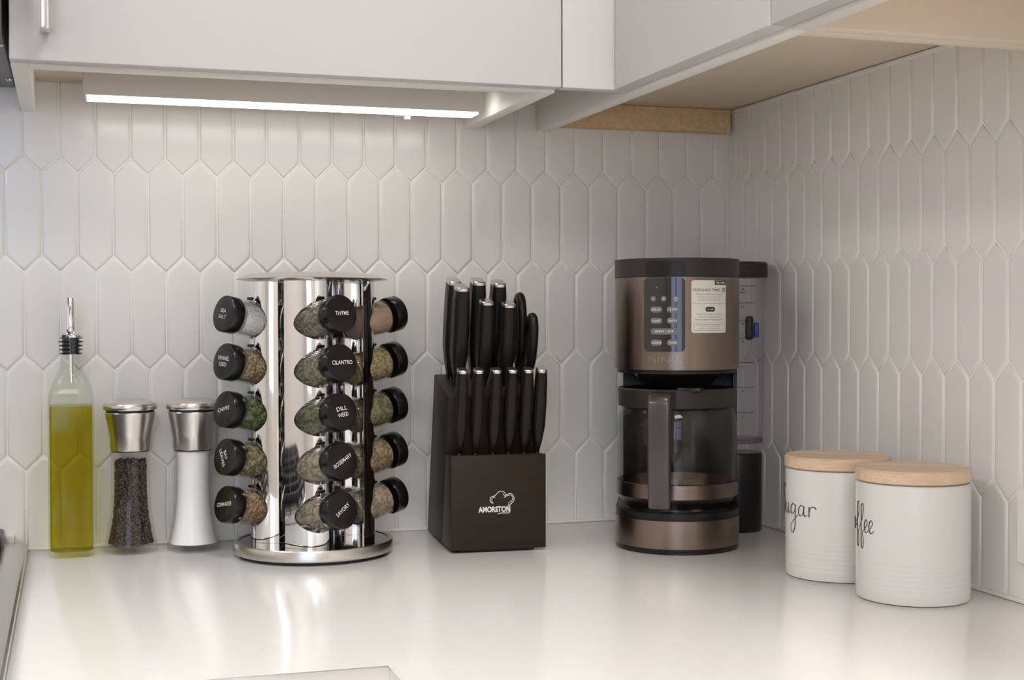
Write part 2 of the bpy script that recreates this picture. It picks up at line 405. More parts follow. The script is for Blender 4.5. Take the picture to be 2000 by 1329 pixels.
def lay_tiles(parent, place, lim0, lim1, phase, zlo, zhi, mir=1):
    for row in range(-1, 4):
        zt = Z0-row*PITCH
        for k in range(-2, 60):
            cx = lim1-(k+phase+(0.5 if row % 2 else 0.0))*W      # distance runs away from the corner
            h = hexa(cx, zt); c = h
            for ax, v, less in ((0, lim0, False), (0, lim1, True), (1, zlo, False), (1, zhi, True)):
                if c: c = clip(c, ax, v, less)
            c = clean(c)
            if len(c) < 3: continue
            wx = max(p[0] for p in c)-min(p[0] for p in c); wz = max(p[1] for p in c)-min(p[1] for p in c)
            if wx < 0.010 or wz < 0.010: continue
            tx, tz = random.gauss(0, 0.0012), random.gauss(0, 0.0016)
            if len(c) == 6 and wx > W-1e-4 and wz > PITCH+TIP-1e-4:
                o = bpy.data.objects.new('tile', full_me); off = (cx, 0, zt)
            else:
                ox, oz = sum(p[0] for p in c)/len(c), sum(p[1] for p in c)/len(c)
                o = bpy.data.objects.new('tile', tile_mesh([((p[0]-ox)*mir, p[1]-oz) for p in c])); off = (ox, 0, oz)
            C.objects.link(o); o.parent = parent; place(o, off, tx, tz)
def place_back(o, off, tx, tz): o.location = off; o.rotation_euler = (tx, 0, tz)
def place_right(o, off, tx, tz): o.location = (0, off[0], off[2]); o.rotation_euler = (tx, 0, -PI/2+tz)
# back wall: local x = world x;  right wall: the tile's x axis runs along -y, so mirror the distance
lay_tiles(wall_back, place_back, -1.40, -0.0012, 0.494-0.03, 0.0015, TILE_TOP)
lay_tiles(wall_right, lambda o, off, tx, tz: place_right(o, (off[0], 0, off[2]), tx, tz), -1.30, -0.0012, 0.62, 0.0015, TILE_TOP, -1)
# caulk beads
struct(box('trim_1', M['caulk'], -0.898, -0.0012, -0.0025, 0.003, 0.0, 0.0040, bev=0.0012), 'white sealant line between counter and back wall')
struct(box('trim_2', M['caulk'], -0.0025, 0.003, -1.60, -0.0025, 0.0, 0.0040, bev=0.0012), 'white sealant line between counter and right wall')
struct(box('trim_3', M['caulk'], -0.0032, 0.003, -0.0032, 0.003, 0.0040, TILE_TOP, bev=0.001), 'white sealant line in the wall corner')
struct(box('trim_4', M['caulk'], -0.0035, 0.003, -0.644, -0.0035, TILE_TOP-0.0045, TILE_TOP, bev=0.001), 'white sealant line above the right wall tiles')
struct(box('trim_5', M['caulk'], -0.921, -0.912, -0.012, -0.0002, 0.0075, 0.0200, bev=0.001), 'small white end strip on the wall behind the stove')

# ------------------------------------------------------------------ worktop and base cabinets
bm = bmesh.new()
add_prism(bm, [(-0.899, -0.0002), (-0.899, -0.643), (-0.614, -0.643), (-0.614, -2.0), (-0.0002, -2.0), (-0.0002, -0.0002)], -0.038, 0.0, 0.0025, 3)
ct = finish('worktop', bm, M['quartz'])
tag(ct, 'white quartz worktop running around the tiled corner', 'worktop')
def base_cab(label, x0, x1, y0, y1, face):
    t = thing('base_cabinet', label, 'cabinet', ((x0+x1)/2, (y0+y1)/2, ZF), 0, 'white base cabinets under the worktop')
    hx, hy = (x1-x0)/2, (y1-y0)/2; H = -0.0385-ZF
    box('body', M['cab'], -hx, hx, -hy, hy, 0.1, H, t)
    box('plinth', M['cab'], -hx, hx, -hy+0.03, hy, 0, 0.0995, t)
    if face == 'y':
        d = box('door', M['cab'], -hx+0.002, hx-0.002, -hy-0.02, -hy-0.0005, 0.105, H-0.004, t, 0.002)
        tube('handle', M['steel_d'], [(hx-0.04, -hy-0.02, H-0.06), (hx-0.04, -hy-0.05, H-0.06), (hx-0.04, -hy-0.05, H-0.19), (hx-0.04, -hy-0.02, H-0.19)], 0.005, d)
    else:
        d = box('door', M['cab'], -hx-0.02, -hx-0.0005, -hy+0.002, hy-0.002, 0.105, H-0.004, t, 0.002)
        tube('handle', M['steel_d'], [(-hx-0.02, hy-0.04, H-0.06), (-hx-0.05, hy-0.04, H-0.06), (-hx-0.05, hy-0.04, H-0.19), (-hx-0.02, hy-0.04, H-0.19)], 0.005, d)
base_cab('white base cabinet beside the stove under the back worktop', -0.897, -0.600, -0.600, -0.006, 'y')
base_cab('white base cabinet under the right worktop next to the corner', -0.575, -0.006, -1.25, -0.66, 'x')
base_cab('white base cabinet under the right worktop furthest from the corner', -0.575, -0.006, -1.98, -1.255, 'x')

# ------------------------------------------------------------------ wall cabinets
SK, UN, TOPZ = 0.509, 0.5465, 1.30        # skirt bottom, underside, cabinet top
t = thing('wall_cabinet', 'white wall cabinet with a flat door and light bar underneath', 'cabinet', (-0.628, 0, SK))
def bx(name, m, x0, x1, y0, y1, z0, z1, par=None, bev=0.0008):      # world coordinates into t
    l = par_loc
    return box(name, m, x0-l[0], x1-l[0], y0-l[1], y1-l[1], z0-l[2], z1-l[2], par, bev)
par_loc = (-0.628, 0, SK)
bx('side_panel', M['cab_edge'], -0.901, -0.885, -0.300, -0.0005, SK, TOPZ, t)
bx('side_panel', M['cab_edge'], -0.372, -0.355, -0.300, -0.0005, SK, TOPZ, t)
bx('bottom_panel', M['under'], -0.8848, -0.3722, -0.2845, -0.0005, UN, UN+0.016, t)
bx('top_panel', M['cab'], -0.8848, -0.3722, -0.300, -0.0005, TOPZ-0.016, TOPZ, t)
bx('front_rail', M['cab_edge'], -0.8848, -0.3722, -0.300, -0.285, SK, UN+0.03, t)
d = bx('door', M['cab'], -0.9015, -0.3545, -0.320, -0.3015, SK+0.0030, TOPZ, t, 0.0012)
# bar pull
bm = bmesh.new(); l = par_loc
add_box(bm, -0.8730-l[0], -0.8656-l[0], -0.352, -0.344, 0.536-l[2], 0.86-l[2], 0.0012)
add_box(bm, -0.8730-l[0], -0.8656-l[0], -0.3445, -0.3202, 0.5365-l[2], 0.5445-l[2], 0.0008)
add_box(bm, -0.8730-l[0], -0.8656-l[0], -0.3445, -0.3202, 0.851-l[2], 0.8595-l[2], 0.0008)
finish('handle', bm, M['chrome'], d)

# corner wall cabinet and its neighbour on the right wall
def right_cab(label, y0, y1, first):
    global par_loc
    par_loc = (-0.137, (y0+y1)/2, SK)
    t = thing('wall_cabinet', label, 'cabinet', par_loc)
    if first: bx('side_panel', M['melamine'], -0.2580, -0.0005, y1-0.0005-0.0155, y1-0.0005, UN, TOPZ, t)
    else: bx('side_panel', M['melamine'], -0.2580, -0.0005, y1-0.018, y1, SK, TOPZ, t)
    bx('side_panel', M['melamine'], -0.2580, -0.0005, y0, y0+0.018, SK, TOPZ, t)
    ya = (y1-0.0165) if first else y1-0.0182
    bx('bottom_panel', M['under'], -0.2580, -0.0005, y0+0.0182, ya, UN, UN+0.016, t)
    bx('front_rail', M['cab_edge'], -0.2740, -0.2582, y0, y1-(0.002 if first else 0), SK, UN+0.03, t)
    bx('top_panel', M['cab'], -0.2580, -0.0005, y0+0.0182, ya, TOPZ-0.016, TOPZ, t)
    yd = -0.3215 if first else y1-0.0015
    bx('door', M['cab'], -0.2950, -0.2755, y0+0.0015, yd, SK+0.0030, TOPZ, t, 0.0012)
    if first:
        bx('filler_panel', M['cab'], -0.3528, -0.2745, -0.3195, -0.3015, SK+0.0030, TOPZ, t, 0.0008)
        bx('back_cleat', M['mdf'], -0.2578, -0.0045, -0.0185, -0.0005, 0.5155, UN-0.0003, t)
    return t
right_cab('white corner wall cabinet above the coffee maker with raw brown back strip', -0.6628, -0.0005, True)
right_cab('white wall cabinet on the right wall nearest the viewer', -1.28, -0.6632, False)

# light bar under the left wall cabinet
t = thing('light_bar', 'slim white under-cabinet light bar glowing above the tiles', 'light', (-0.6125, -0.112, UN))
X0, X1, Y0, Y1 = -0.2215, 0.2215, -0.040, 0.040
H = -0.0325
box('housing', M['alu'], X0, X1, Y0+0.0032, Y1, H+0.004, -0.0005, t, 0.0012)
box('front_lip', M['alu'], X0, X1, Y0, Y0+0.003, H-0.0060, -0.0005, t, 0.0008)
box('led_strip', M['led'], X0+0.004, X1-0.004, Y0+0.0032, Y0+0.034, H-0.0085, H+0.0038, t, 0.0010)
box('diffuser', M['diff'], X0+0.002, X1-0.002, Y0+0.0345, Y1-0.002, H-0.001, H+0.0038, t, 0.0008)
bm = bmesh.new(); add_loft(bm, [rrect(0.011, 0.006, 0.003, z, ox=X1-0.078, oy=Y1-0.012) for z in (H-0.0045, H-0.0002)])
sw = finish('switch', bm, M['plate_w'], t)
bm = bmesh.new(); add_loft(bm, [rrect(0.004, 0.004, 0.002, z, ox=X1-0.074, oy=Y1-0.012) for z in (H-0.0085, H-0.0046)])
finish('button', bm, M['plate_w'], sw)

# ------------------------------------------------------------------ ceiling lamps (out of view, added for light)
def added_ceiling_lamp(label, x, y, hx, hy, power, col):  # out-of-view lamp added to supply light and reflections
    t = thing('added_ceiling_lamp', label, 'light', (x, y, ZC))
    box('frame', M['cab'], -hx-0.02, hx+0.02, -hy-0.02, hy+0.02, -0.045, -0.0005, t, 0.004)
    box('diffuser', M['added_lamp'], -hx, hx, -hy, hy, -0.0495, -0.0455, t)
    lo = area('added_ceiling_light', (0, 0, -0.055), (0, 0, 0), 2*hx-0.02, 2*hy-0.02, power, col); lo.parent = t
added_ceiling_lamp('flat square ceiling lamp added behind the viewpoint for fill', -1.20, -2.55, 0.45, 0.45, CEIL_POWER, (1.0, 0.965, 0.905))
added_ceiling_lamp('long flat ceiling lamp added on the left for light', -2.35, -1.0, 0.25, 0.55, LEFT_POWER, (1.0, 0.965, 0.905))
added_ceiling_lamp('small flat ceiling lamp added above the worktop edge for light', -0.47, -1.05, 0.16, 0.16, OVER_POWER, (1.0, 0.965, 0.905))

# ------------------------------------------------------------------ microwave (left edge, above the stove)
t = thing('microwave', 'dark grey microwave hood hanging beside the wall cabinet', 'microwave', (-1.285, 0, 0.535))
box('body', M['micro'], -0.377, 0.377, -0.360, -0.0005, 0, 0.42, t, 0.002)
d = box('door', M['black_gl'], -0.377, 0.377, -0.392, -0.3605, 0.012, 0.42, t, 0.004)
box('glass_edge', M['green_glass'], 0.3662, 0.3735, -0.3945, -0.3922, 0.012, 0.42, d)
for (sx, sy) in ((0.3735, -0.266), (0.3735, -0.0625)):
    bm = bmesh.new(); add_lathe(bm, [(0.0, -0.0022), (0.0028, -0.0018), (0.0036, -0.0003)], 12, sx, sy)
    finish('screw', bm, M['screw'], t)
lens = box('lamp_lens', M['lamp_cool'], 0.12, 0.22, -0.12, -0.06, -0.004, -0.0003, t)
lo = area('cooktop_light', (0.17, -0.09, -0.008), (0, R(-14), 0), 0.10, 0.06, COOKTOP_POWER, (0.55, 0.68, 1.0)); lo.parent = t

# ------------------------------------------------------------------ stove (left edge)
t = thing('stove', 'stainless steel gas stove at the left edge beside the worktop', 'stove', (-1.283, -0.33, ZF))
H = -ZF
box('body', M['steel_d'], -0.376, 0.376, -0.315, 0.325, 0.05, H+0.0010, t, 0.003)
bm = bmesh.new(); add_loft(bm, [rrect(0.3855, 0.322, 0.012, z, oy=0.0) for z in (H+0.0012, H+0.0095)]+[rrect(0.3835, 0.320, 0.011, H+0.0115), rrect(0.379, 0.316, 0.011, H+0.012), rrect(0.352, 0.296, 0.006, H+0.012), rrect(0.350, 0.294, 0.006, H+0.006)])
finish('steel_rim', bm, M['steel_d'], t)
box('hob', M['hob'], -0.349, 0.349, -0.293, 0.293, H+0.0062, H+0.009, t)
box('back_guard', M['black_pl'], -0.345, 0.3605, 0.235, 0.318, H+0.0125, H+0.029, t, 0.004)
for k in range(3):
    bm = bmesh.new(); xc = -0.23+0.23*k
    for yy in (-0.27, -0.09, 0.09, 0.25): add_box(bm, xc-0.108, xc+0.108, yy-0.006, yy+0.006, H+0.022, H+0.034, 0.002)
    for xx in (-0.102, 0, 0.102): add_box(bm, xc+xx-0.006, xc+xx+0.006, -0.27, 0.25, H+0.0225, H+0.0335, 0.002)
    for xx in (-0.1, 0.1):
        for yy in (-0.265, 0.245): add_box(bm, xc+xx-0.006, xc+xx+0.006, yy-0.006, yy+0.006, H+0.0092, H+0.0225)
    finish('grate', bm, M['iron'], t)
box('oven_door', M['black_gl'], -0.37, 0.37, -0.345, -0.3155, 0.12, H-0.13, t, 0.006)
tube('door_handle', M['steel_d'], [(-0.32, -0.345, H-0.17), (-0.32, -0.39, H-0.17), (0.32, -0.39, H-0.17), (0.32, -0.345, H-0.17)], 0.009, t)
for k in range(5):
    bm = bmesh.new(); add_lathe(bm, [(0.0, 0.0), (0.02, 0.0), (0.018, 0.025), (0.0, 0.026)], 20)
    bmesh.ops.rotate(bm, verts=bm.verts[:], cent=(0, 0, 0), matrix=Matrix.Rotation(PI/2, 3, 'X'))
    bmesh.ops.translate(bm, verts=bm.verts[:], vec=(-0.28+0.14*k, -0.3155, H-0.065))
    finish('knob', bm, M['steel_d'], t)

# ------------------------------------------------------------------ wall outlets (plates mounted sideways)
def outlet(label, loc, rotz):
    t = thing('wall_outlet', label, 'outlet', loc, rotz)
    def ring(hx, hz, c, y, ox=0): return [(p[0]+ox, y, p[1]) for p in rrect(hx, hz, c, 0)]
    loft('cover_plate', M['plate_w'], [ring(0.058, 0.0355, 0.004, -0.0005), ring(0.058, 0.0355, 0.004, -0.0045), ring(0.0565, 0.034, 0.003, -0.006)], t)
    for xc in (-0.02, 0.02):
        s = loft('socket', M['plate_w'], [ring(0.0135, 0.0165, 0.006, -0.0062, xc), ring(0.0135, 0.0165, 0.006, -0.0075, xc)], t)
        bm = bmesh.new()
        for zz in (-0.0065, 0.0065): add_box(bm, xc-0.002, xc+0.006, -0.0080, -0.0076, zz-0.001, zz+0.001)
        finish('slot', bm, M['print_k'], s)
    return t
outlet('white wall outlet half hidden behind the knife block', (-0.3215, -0.0002, 0.079), 0)
outlet('white wall outlet at the right edge beside the front canister', (-0.0002, -0.6655, 0.074), -PI/2)

# ------------------------------------------------------------------ oil bottle
t = thing('oil_bottle', 'square glass bottle of green olive oil with a steel pourer', 'bottle', (-0.8488, -0.0460, 0.0002), R(-2))
def sq(h, c, z): return rrect(h, h, c, z, 6)
gl = [sq(0.0225, 0.006, 0.0), sq(0.0245, 0.006, 0.002), sq(0.0247, 0.005, 0.010), sq(0.0247, 0.005, 0.168), sq(0.0243, 0.006, 0.178),
      sq(0.0228, 0.010, 0.188), sq(0.0198, 0.014, 0.197), sq(0.0158, 0.0150, 0.205), sq(0.0130, 0.0129, 0.212), sq(0.0118, 0.0117, 0.219), sq(0.0115, 0.0114, 0.228)]
gi = [sq(0.0095, 0.0094, 0.228), sq(0.0098, 0.0097, 0.219), sq(0.0112, 0.0111, 0.212), sq(0.0140, 0.0135, 0.205), sq(0.0180, 0.0125, 0.196), sq(0.0212, 0.009, 0.187), sq(0.0226, 0.005, 0.178), sq(0.0230, 0.004, 0.168), sq(0.0230, 0.004, 0.008), sq(0.0200, 0.005, 0.0055)]
loft('glass_body', M['glass_b'], gl+gi, t)
loft('oil', M['oil'], [sq(0.0198, 0.005, 0.0060), sq(0.0227, 0.004, 0.0085), sq(0.0227, 0.004, 0.170), sq(0.0224, 0.004, 0.1705)], t)
p = lathe('pourer', M['chrome'], [(0.0, 0.2475), (0.0130, 0.2475), (0.0136, 0.2490), (0.0130, 0.2508), (0.0070, 0.2520), (0.0056, 0.2545), (0.0051, 0.262), (0.0040, 0.293), (0.0036, 0.2938), (0.0, 0.2938)], t, 24)
bm = bmesh.new(); zz = 0.2285; prof = [(0.0, zz)]
for k in range(4): prof += [(0.0122+0.0004*k, zz+0.0045*k), (0.0126+0.0004*k, zz+0.0045*k+0.0018), (0.0096, zz+0.0045*k+0.0022), (0.0096, zz+0.0045*k+0.0044)]
prof += [(0.0132, 0.2466), (0.0132, 0.2474), (0.0, 0.2474)]
add_lathe(bm, prof, 24); finish('stopper', bm, M['black_gl'], t)
tube('inner_tube', M['chrome'], [(0.0, 0, 0.2284), (0.0006, 0, 0.196)], 0.0022, t, 8)

# ------------------------------------------------------------------ salt and pepper mills
def scatter_beads(name, m, rad_at, z0, z1, n, br, parent, seed, rings=3):
    """beads packed just inside a round wall"""
    rnd = random.Random(seed); src = bmesh.new(); bmesh.ops.create_icosphere(src, subdivisions=1, radius=1.0)
    sv = [v.co.copy() for v in src.verts]; sf = [[v.index for v in f.verts] for f in src.faces]; src.free()
    verts = []; faces = []
    for i in range(n):
        z = z0+(z1-z0)*(i+rnd.random())/n; a = i*2.39996+rnd.uniform(-0.25, 0.25)
        rr = rad_at(z)-br*rnd.uniform(1.0, 1.6)
        if z > z1-br*1.2: rr *= math.sqrt(rnd.random())
        b0 = len(verts); s = br*rnd.uniform(0.85, 1.12)
        for v in sv: verts.append((rr*math.cos(a)+v.x*s, rr*math.sin(a)+v.y*s, z+v.z*s*rnd.uniform(0.95, 1.0)))
        for f in sf: faces.append([b0+k for k in f])
    me = bpy.data.meshes.new(name); me.from_pydata(verts, [], faces)
    for p in me.polygons: p.use_smooth = True
    me.materials.append(m); o = bpy.data.objects.new(name, me); C.objects.link(o); o.parent = parent; o['kind'] = 'stuff'
    return o
GP = [(0.0, 0.0280), (0.002, 0.0300), (0.006, 0.0302), (0.012, 0.0292), (0.020, 0.0272), (0.030, 0.0254), (0.042, 0.0237), (0.056, 0.0224), (0.072, 0.0217), (0.088, 0.0215), (0.104, 0.0216), (0.117, 0.0221)]
def gp(z):
    for (a, ra), (b, rb) in zip(GP, GP[1:]):
        if z <= b: return ra+(rb-ra)*(z-a)/(b-a)
    return GP[-1][1]
def mill(label, loc, kind):
    t = thing('spice_mill', label, 'mill', loc, 0, 'steel and glass mills')
    inner = [(max(gp(z)-0.0026, 0.001), z) for z in (0.117, 0.104, 0.088, 0.072, 0.056, 0.042, 0.030, 0.020, 0.012, 0.008)]+[(0.0, 0.0075)]
    lathe('glass_body', M['glass'], [(0.0, 0.0012), (0.024, 0.0)]+[(r, z) for z, r in GP]+inner, t, 48, cap=False)
    if kind == 'salt':
        lathe('salt_filling', M['salt'], [(0.0, 0.0082)]+[(gp(z)-0.0030, z) for z in (0.0086, 0.012, 0.020, 0.030, 0.042, 0.056, 0.072, 0.088, 0.104, 0.1155)]+[(0.0, 0.116)], t, 48)
    else:
        lathe('pepper_core', M['pepper_core'], [(0.0, 0.010)]+[(gp(z)-0.0062, z) for z in (0.010, 0.020, 0.030, 0.042, 0.056, 0.072, 0.088, 0.103)]+[(0.0, 0.103)], t, 32)
        scatter_beads('peppercorns', M['pepper'], lambda z: gp(z)-0.0029, 0.0105, 0.1065, 1500, 0.0019, t, 3)
    h = lathe('grinder_head', M['brushed'], [(0.0, 0.1172), (0.0222, 0.1172), (0.0228, 0.1180), (0.0230, 0.131), (0.0236, 0.134), (0.0258, 0.147), (0.0284, 0.1605), (0.0280, 0.1612), (0.0, 0.1612)], t, 64)
    lathe('seam', M['rubber'], [(0.0, 0.1614), (0.0268, 0.1614), (0.0268, 0.1638), (0.0, 0.1638)], t, 48)
    lathe('cap', M['brushed'], [(0.0, 0.1640), (0.0296, 0.1640), (0.0303, 0.1652), (0.0303, 0.1690), (0.0294, 0.1712), (0.0250, 0.1738), (0.015, 0.1762), (0.0, 0.1770)], t, 64)
    lathe('ring', M['rubber'], [(0.0, 0.1160), (0.0216, 0.1160), (0.0216, 0.1171), (0.0, 0.1171)], h, 48)
mill('steel topped glass mill full of black peppercorns', (-0.7842, -0.0450, 0.0002), 'pepper')
mill('steel topped glass mill full of white salt', (-0.7142, -0.0540, 0.0002), 'salt')

# ------------------------------------------------------------------ revolving spice rack
RC = Vector((-0.5855, -0.121, 0.0))
VIEW = math.atan2(RC.x+0.849, RC.y+1.686)          # sight line to the rack: rotation about z (clockwise from +y)
rk = thing('spice_rack', 'polished steel revolving spice rack holding black-capped jars', 'spice rack', (RC.x, RC.y, 0.0002), -VIEW)
# rack frame: x = right, -y = towards the viewer
lathe('foot', M['rubber'], [(0.0, 0.0), (0.084, 0.0), (0.084, 0.0033), (0.0, 0.0033)], rk, 64)
lathe('base_rim', M['brushed'], [(0.0845, 0.0036), (0.0890, 0.0036), (0.0906, 0.0050), (0.0906, 0.0150), (0.0898, 0.0164), (0.0862, 0.0168), (0.0845, 0.0164)], rk, 96, cap=False)
lathe('base_plate', M['chrome_dark'], [(0.0, 0.0036), (0.0843, 0.0036), (0.0843, 0.0158), (0.0, 0.0158)], rk, 96)
lathe('top_plate', M['brushed'], [(0.0, 0.3105), (0.070, 0.3105), (0.0838, 0.3122), (0.0858, 0.3132), (0.0835, 0.3142), (0.074, 0.3175), (0.058, 0.3200), (0.035, 0.3212), (0.0, 0.3215)], rk, 96)
lathe('core', M['chrome'], [(0.0, 0.0160), (0.016, 0.0160), (0.016, 0.3103), (0.0, 0.3103)], rk, 32)
SH = [(-31, 57), (-24, 62.5), (-14, 68), (-3, 70.5), (7, 69), (15, 64.5), (20.5, 57), (23, 48), (23, 40), (21.5, 32), (18.5, 25), (15.0, 19.0)]
AX, OFF = R(37), -0.034
CAPR, TILT, ZCAP, DZ = 0.0975, R(11), 0.2745, 0.0531
JL = 0.0735
def jar_frame(k, row):
    """matrix (rack frame) of a jar: local z = out along the jar, origin at its bottom"""
    a = AX+k*PI/2
    e = Vector((math.sin(a)*math.cos(TILT), -math.cos(a)*math.cos(TILT), math.sin(TILT)))
    q = Vector((math.cos(a), math.sin(a), 0))
    capc = Vector((math.sin(a)*CAPR, -math.cos(a)*CAPR, 0))+q*OFF+Vector((0, 0, ZCAP-row*DZ))
    x = q.normalized(); y = e.cross(x).normalized()
    o = capc-e*JL
    return Matrix(((x.x, y.x, e.x, o.x), (x.y, y.y, e.y, o.y), (x.z, y.z, e.z, o.z), (0, 0, 0, 1)))
def sheet(k, holes):
    pts = catmull([(x/1000, -y/1000, 0) for x, y in SH], 7); bm = bmesh.new(); th = 0.0012; outer = []; inner = []
    for i, p in enumerate(pts):
        a = Vector(pts[max(i-1, 0)]); b = Vector(pts[min(i+1, len(pts)-1)]); tn = (b-a).normalized(); nr = Vector((-tn.y, tn.x, 0))
        outer.append(Vector(p)); inner.append(Vector(p)+nr*th)
    poly = outer+inner[::-1]; rot = Matrix.Rotation(k*PI/2, 3, 'Z')
    lo = [bm.verts.new(rot @ Vector((p.x, p.y, 0.0160))) for p in poly]; hi = [bm.verts.new(rot @ Vector((p.x, p.y, 0.3103))) for p in poly]
    n = len(poly); m = len(outer)
    for i in range(n): bm.faces.new((lo[i], lo[(i+1) % n], hi[(i+1) % n], hi[i]))
    for i in range(m-1):
        j = n-1-i; bm.faces.new((lo[i], lo[i+1], lo[j-1], lo[j])); bm.faces.new((hi[i], hi[i+1], hi[j-1], hi[j]))
    o = finish('chrome_panel', bm, M['chrome'], rk, 50)
    if holes:
        cb = bmesh.new()
        for row in range(5):
            mw = jar_frame(k, row)
            vs = []
            b2 = bmesh.new(); add_lathe(b2, [(0.0214, 0.012), (0.0214, 0.070)], 40)
            b2.transform(mw); tmp = bpy.data.meshes.new('x'); b2.to_mesh(tmp); b2.free(); cb.from_mesh(tmp); bpy.data.meshes.remove(tmp)
        cm = bpy.data.meshes.new('cut'); cb.to_mesh(cm); cb.free(); co = bpy.data.objects.new('cut', cm); C.objects.link(co); co.parent = rk
        md = o.modifiers.new('b', 'BOOLEAN'); md.operation = 'DIFFERENCE'; md.object = co; md.solver = 'EXACT'
        bpy.context.view_layer.update(); dg = bpy.context.evaluated_depsgraph_get()
        nm = bpy.data.meshes.new_from_object(o.evaluated_get(dg)); o.modifiers.clear(); o.data = nm
        bpy.data.objects.remove(co)
        bmm = bmesh.new(); bmm.from_mesh(nm)
        for f in bmm.faces: f.smooth = True
        for e in bmm.edges: e.smooth = not (len(e.link_faces) != 2 or e.calc_face_angle(0) > R(40))
        bmm.to_mesh(nm); bmm.free()
    return o
bpy.context.view_layer.update()
for k in (0, -1, 1, 2): sheet(k, k != 2)
# little black clips above the jars
for k in (0, -1, 1):
    for row in range(5):
        mw = jar_frame(k, row); bm = bmesh.new()
        add_box(bm, -0.0045, 0.0035, 0.0216, 0.0248, 0.034, 0.043, 0.001); bm.transform(mw)
        finish('jar_clip', bm, M['black_pl'], rk)
HERB = {
 'sea salt': speckle('sea_salt', [(0.720, 0.720, 0.710), (0.600, 0.600, 0.600), (0.800, 0.800, 0.790)], 500),
 'fennel seed': speckle('fennel_seed', [(0.250, 0.188, 0.100), (0.150, 0.113, 0.055), (0.360, 0.282, 0.190), (0.120, 0.103, 0.050)], 420),
 'chives': speckle('chives', [(0.045, 0.080, 0.020), (0.080, 0.113, 0.040), (0.020, 0.036, 0.012), (0.130, 0.150, 0.070)], 330),
 'bay leaves': speckle('bay_leaves', [(0.200, 0.164, 0.090), (0.130, 0.108, 0.055), (0.300, 0.249, 0.160), (0.090, 0.080, 0.040)], 300),
 'thyme': speckle('thyme', [(0.160, 0.141, 0.100), (0.240, 0.216, 0.170), (0.090, 0.085, 0.055)], 420),
 'cilantro': speckle('cilantro', [(0.150, 0.136, 0.085), (0.090, 0.085, 0.050), (0.230, 0.207, 0.150)], 380),
 'dill weed': speckle('dill_weed', [(0.090, 0.094, 0.045), (0.150, 0.146, 0.085), (0.050, 0.056, 0.025)], 420),
 'rosemary': speckle('rosemary', [(0.250, 0.216, 0.140), (0.150, 0.132, 0.080), (0.330, 0.282, 0.200)], 320),
 'savory': speckle('savory', [(0.220, 0.188, 0.130), (0.130, 0.113, 0.070), (0.300, 0.254, 0.190)], 360),
 'tan': speckle('tan_powder', [(0.340, 0.235, 0.170), (0.310, 0.211, 0.150), (0.370, 0.263, 0.190)], 900, bump=0.2),
 'olive': speckle('olive_flakes', [(0.220, 0.179, 0.080), (0.140, 0.113, 0.050), (0.300, 0.254, 0.130)], 380),
 'green': speckle('green_flakes', [(0.120, 0.113, 0.045), (0.180, 0.160, 0.085), (0.065, 0.070, 0.030)], 330),
 'brown': speckle('brown_flakes', [(0.200, 0.150, 0.080), (0.120, 0.089, 0.050), (0.270, 0.216, 0.130)], 350),
 'grey': speckle('grey_tan_flakes', [(0.270, 0.216, 0.160), (0.180, 0.146, 0.100), (0.340, 0.282, 0.220)], 360),
}
def ring(r, z): return (r, z)
JG = [(0.0, 0.0), (0.0165, 0.0), (0.0192, 0.0018), (0.0200, 0.005), (0.0200, 0.048), (0.0192, 0.053), (0.0175, 0.056), (0.0175, 0.0605)]
JI = [(0.0160, 0.0605), (0.0160, 0.056), (0.0176, 0.0525), (0.0184, 0.047), (0.0184, 0.006), (0.0170, 0.0035), (0.0, 0.003)]
def spice_jar(label, k, row, herb, lines, tang=0.0):
    t = thing('spice_jar', label, 'spice jar', (0, 0, 0), 0, 'spice jars in the revolving rack')
    t.matrix_world = rk.matrix_world @ jar_frame(k, row)
    lathe('glass_body', M['glass'], JG+JI, t, 40, cap=False)
    if herb == 'coriander':
        lathe('seed_core', M['coriander'], [(0.0, 0.0035), (0.0150, 0.0045), (0.0150, 0.050), (0.0, 0.050)], t, 24)
        scatter_beads('coriander_seeds', M['coriander'], lambda z: 0.0182, 0.006, 0.052, 420, 0.0019, t, 11)
    else:
        lathe('herb_filling', HERB[herb], [(0.0, 0.0032), (0.0168, 0.0037), (0.0181, 0.0062), (0.0181, 0.0465), (0.0173, 0.0518), (0.0, 0.0530)], t, 36)
    lid = lathe('lid', M['lid_black'], [(0.0, 0.0608), (0.0180, 0.0608), (0.0180, 0.0580), (0.0203, 0.0580), (0.0207, 0.0590), (0.0207, 0.0718), (0.0200, JL-0.0006), (0.0186, JL-0.0002), (0.0, JL-0.0002)], t, 48)
    if lines:
        n = len(lines); h = 0.0044; it = []
        for i, s in enumerate(lines):
            v = ((n-1)/2-i)*0.0068
            w = min(0.0036*len(s), 0.0275)
            it.append((s, -v*math.sin(tang), v*math.cos(tang), h, w, tang, 0.004))
        text('lid_lettering', M['print_w'], it, lambda u, v: (u, v, JL+0.00005), lid)
    return t
bpy.context.view_layer.update()
spice_jar('jar of white sea salt, top jar on the left side of the rack', -1, 0, 'sea salt', ['SEA', 'SALT'], R(-6))
spice_jar('jar of brownish fennel seed, second from top on the left', -1, 1, 'fennel seed', ['FENNEL', 'SEED'], R(-4))
spice_jar('jar of bright green chives, middle jar on the left side', -1, 2, 'chives', ['CHIVES'], R(14))
spice_jar('jar of grey-green bay leaves with steeply slanted lid lettering', -1, 3, 'bay leaves', ['BAY', 'LEAVES'], R(-58))
spice_jar('jar of round tan coriander seeds, bottom left of the rack', -1, 4, 'coriander', ['CORIANDER'], R(10))
spice_jar('jar of thyme, top jar with its lid facing the viewer', 0, 0, 'thyme', ['THYME'], R(1))
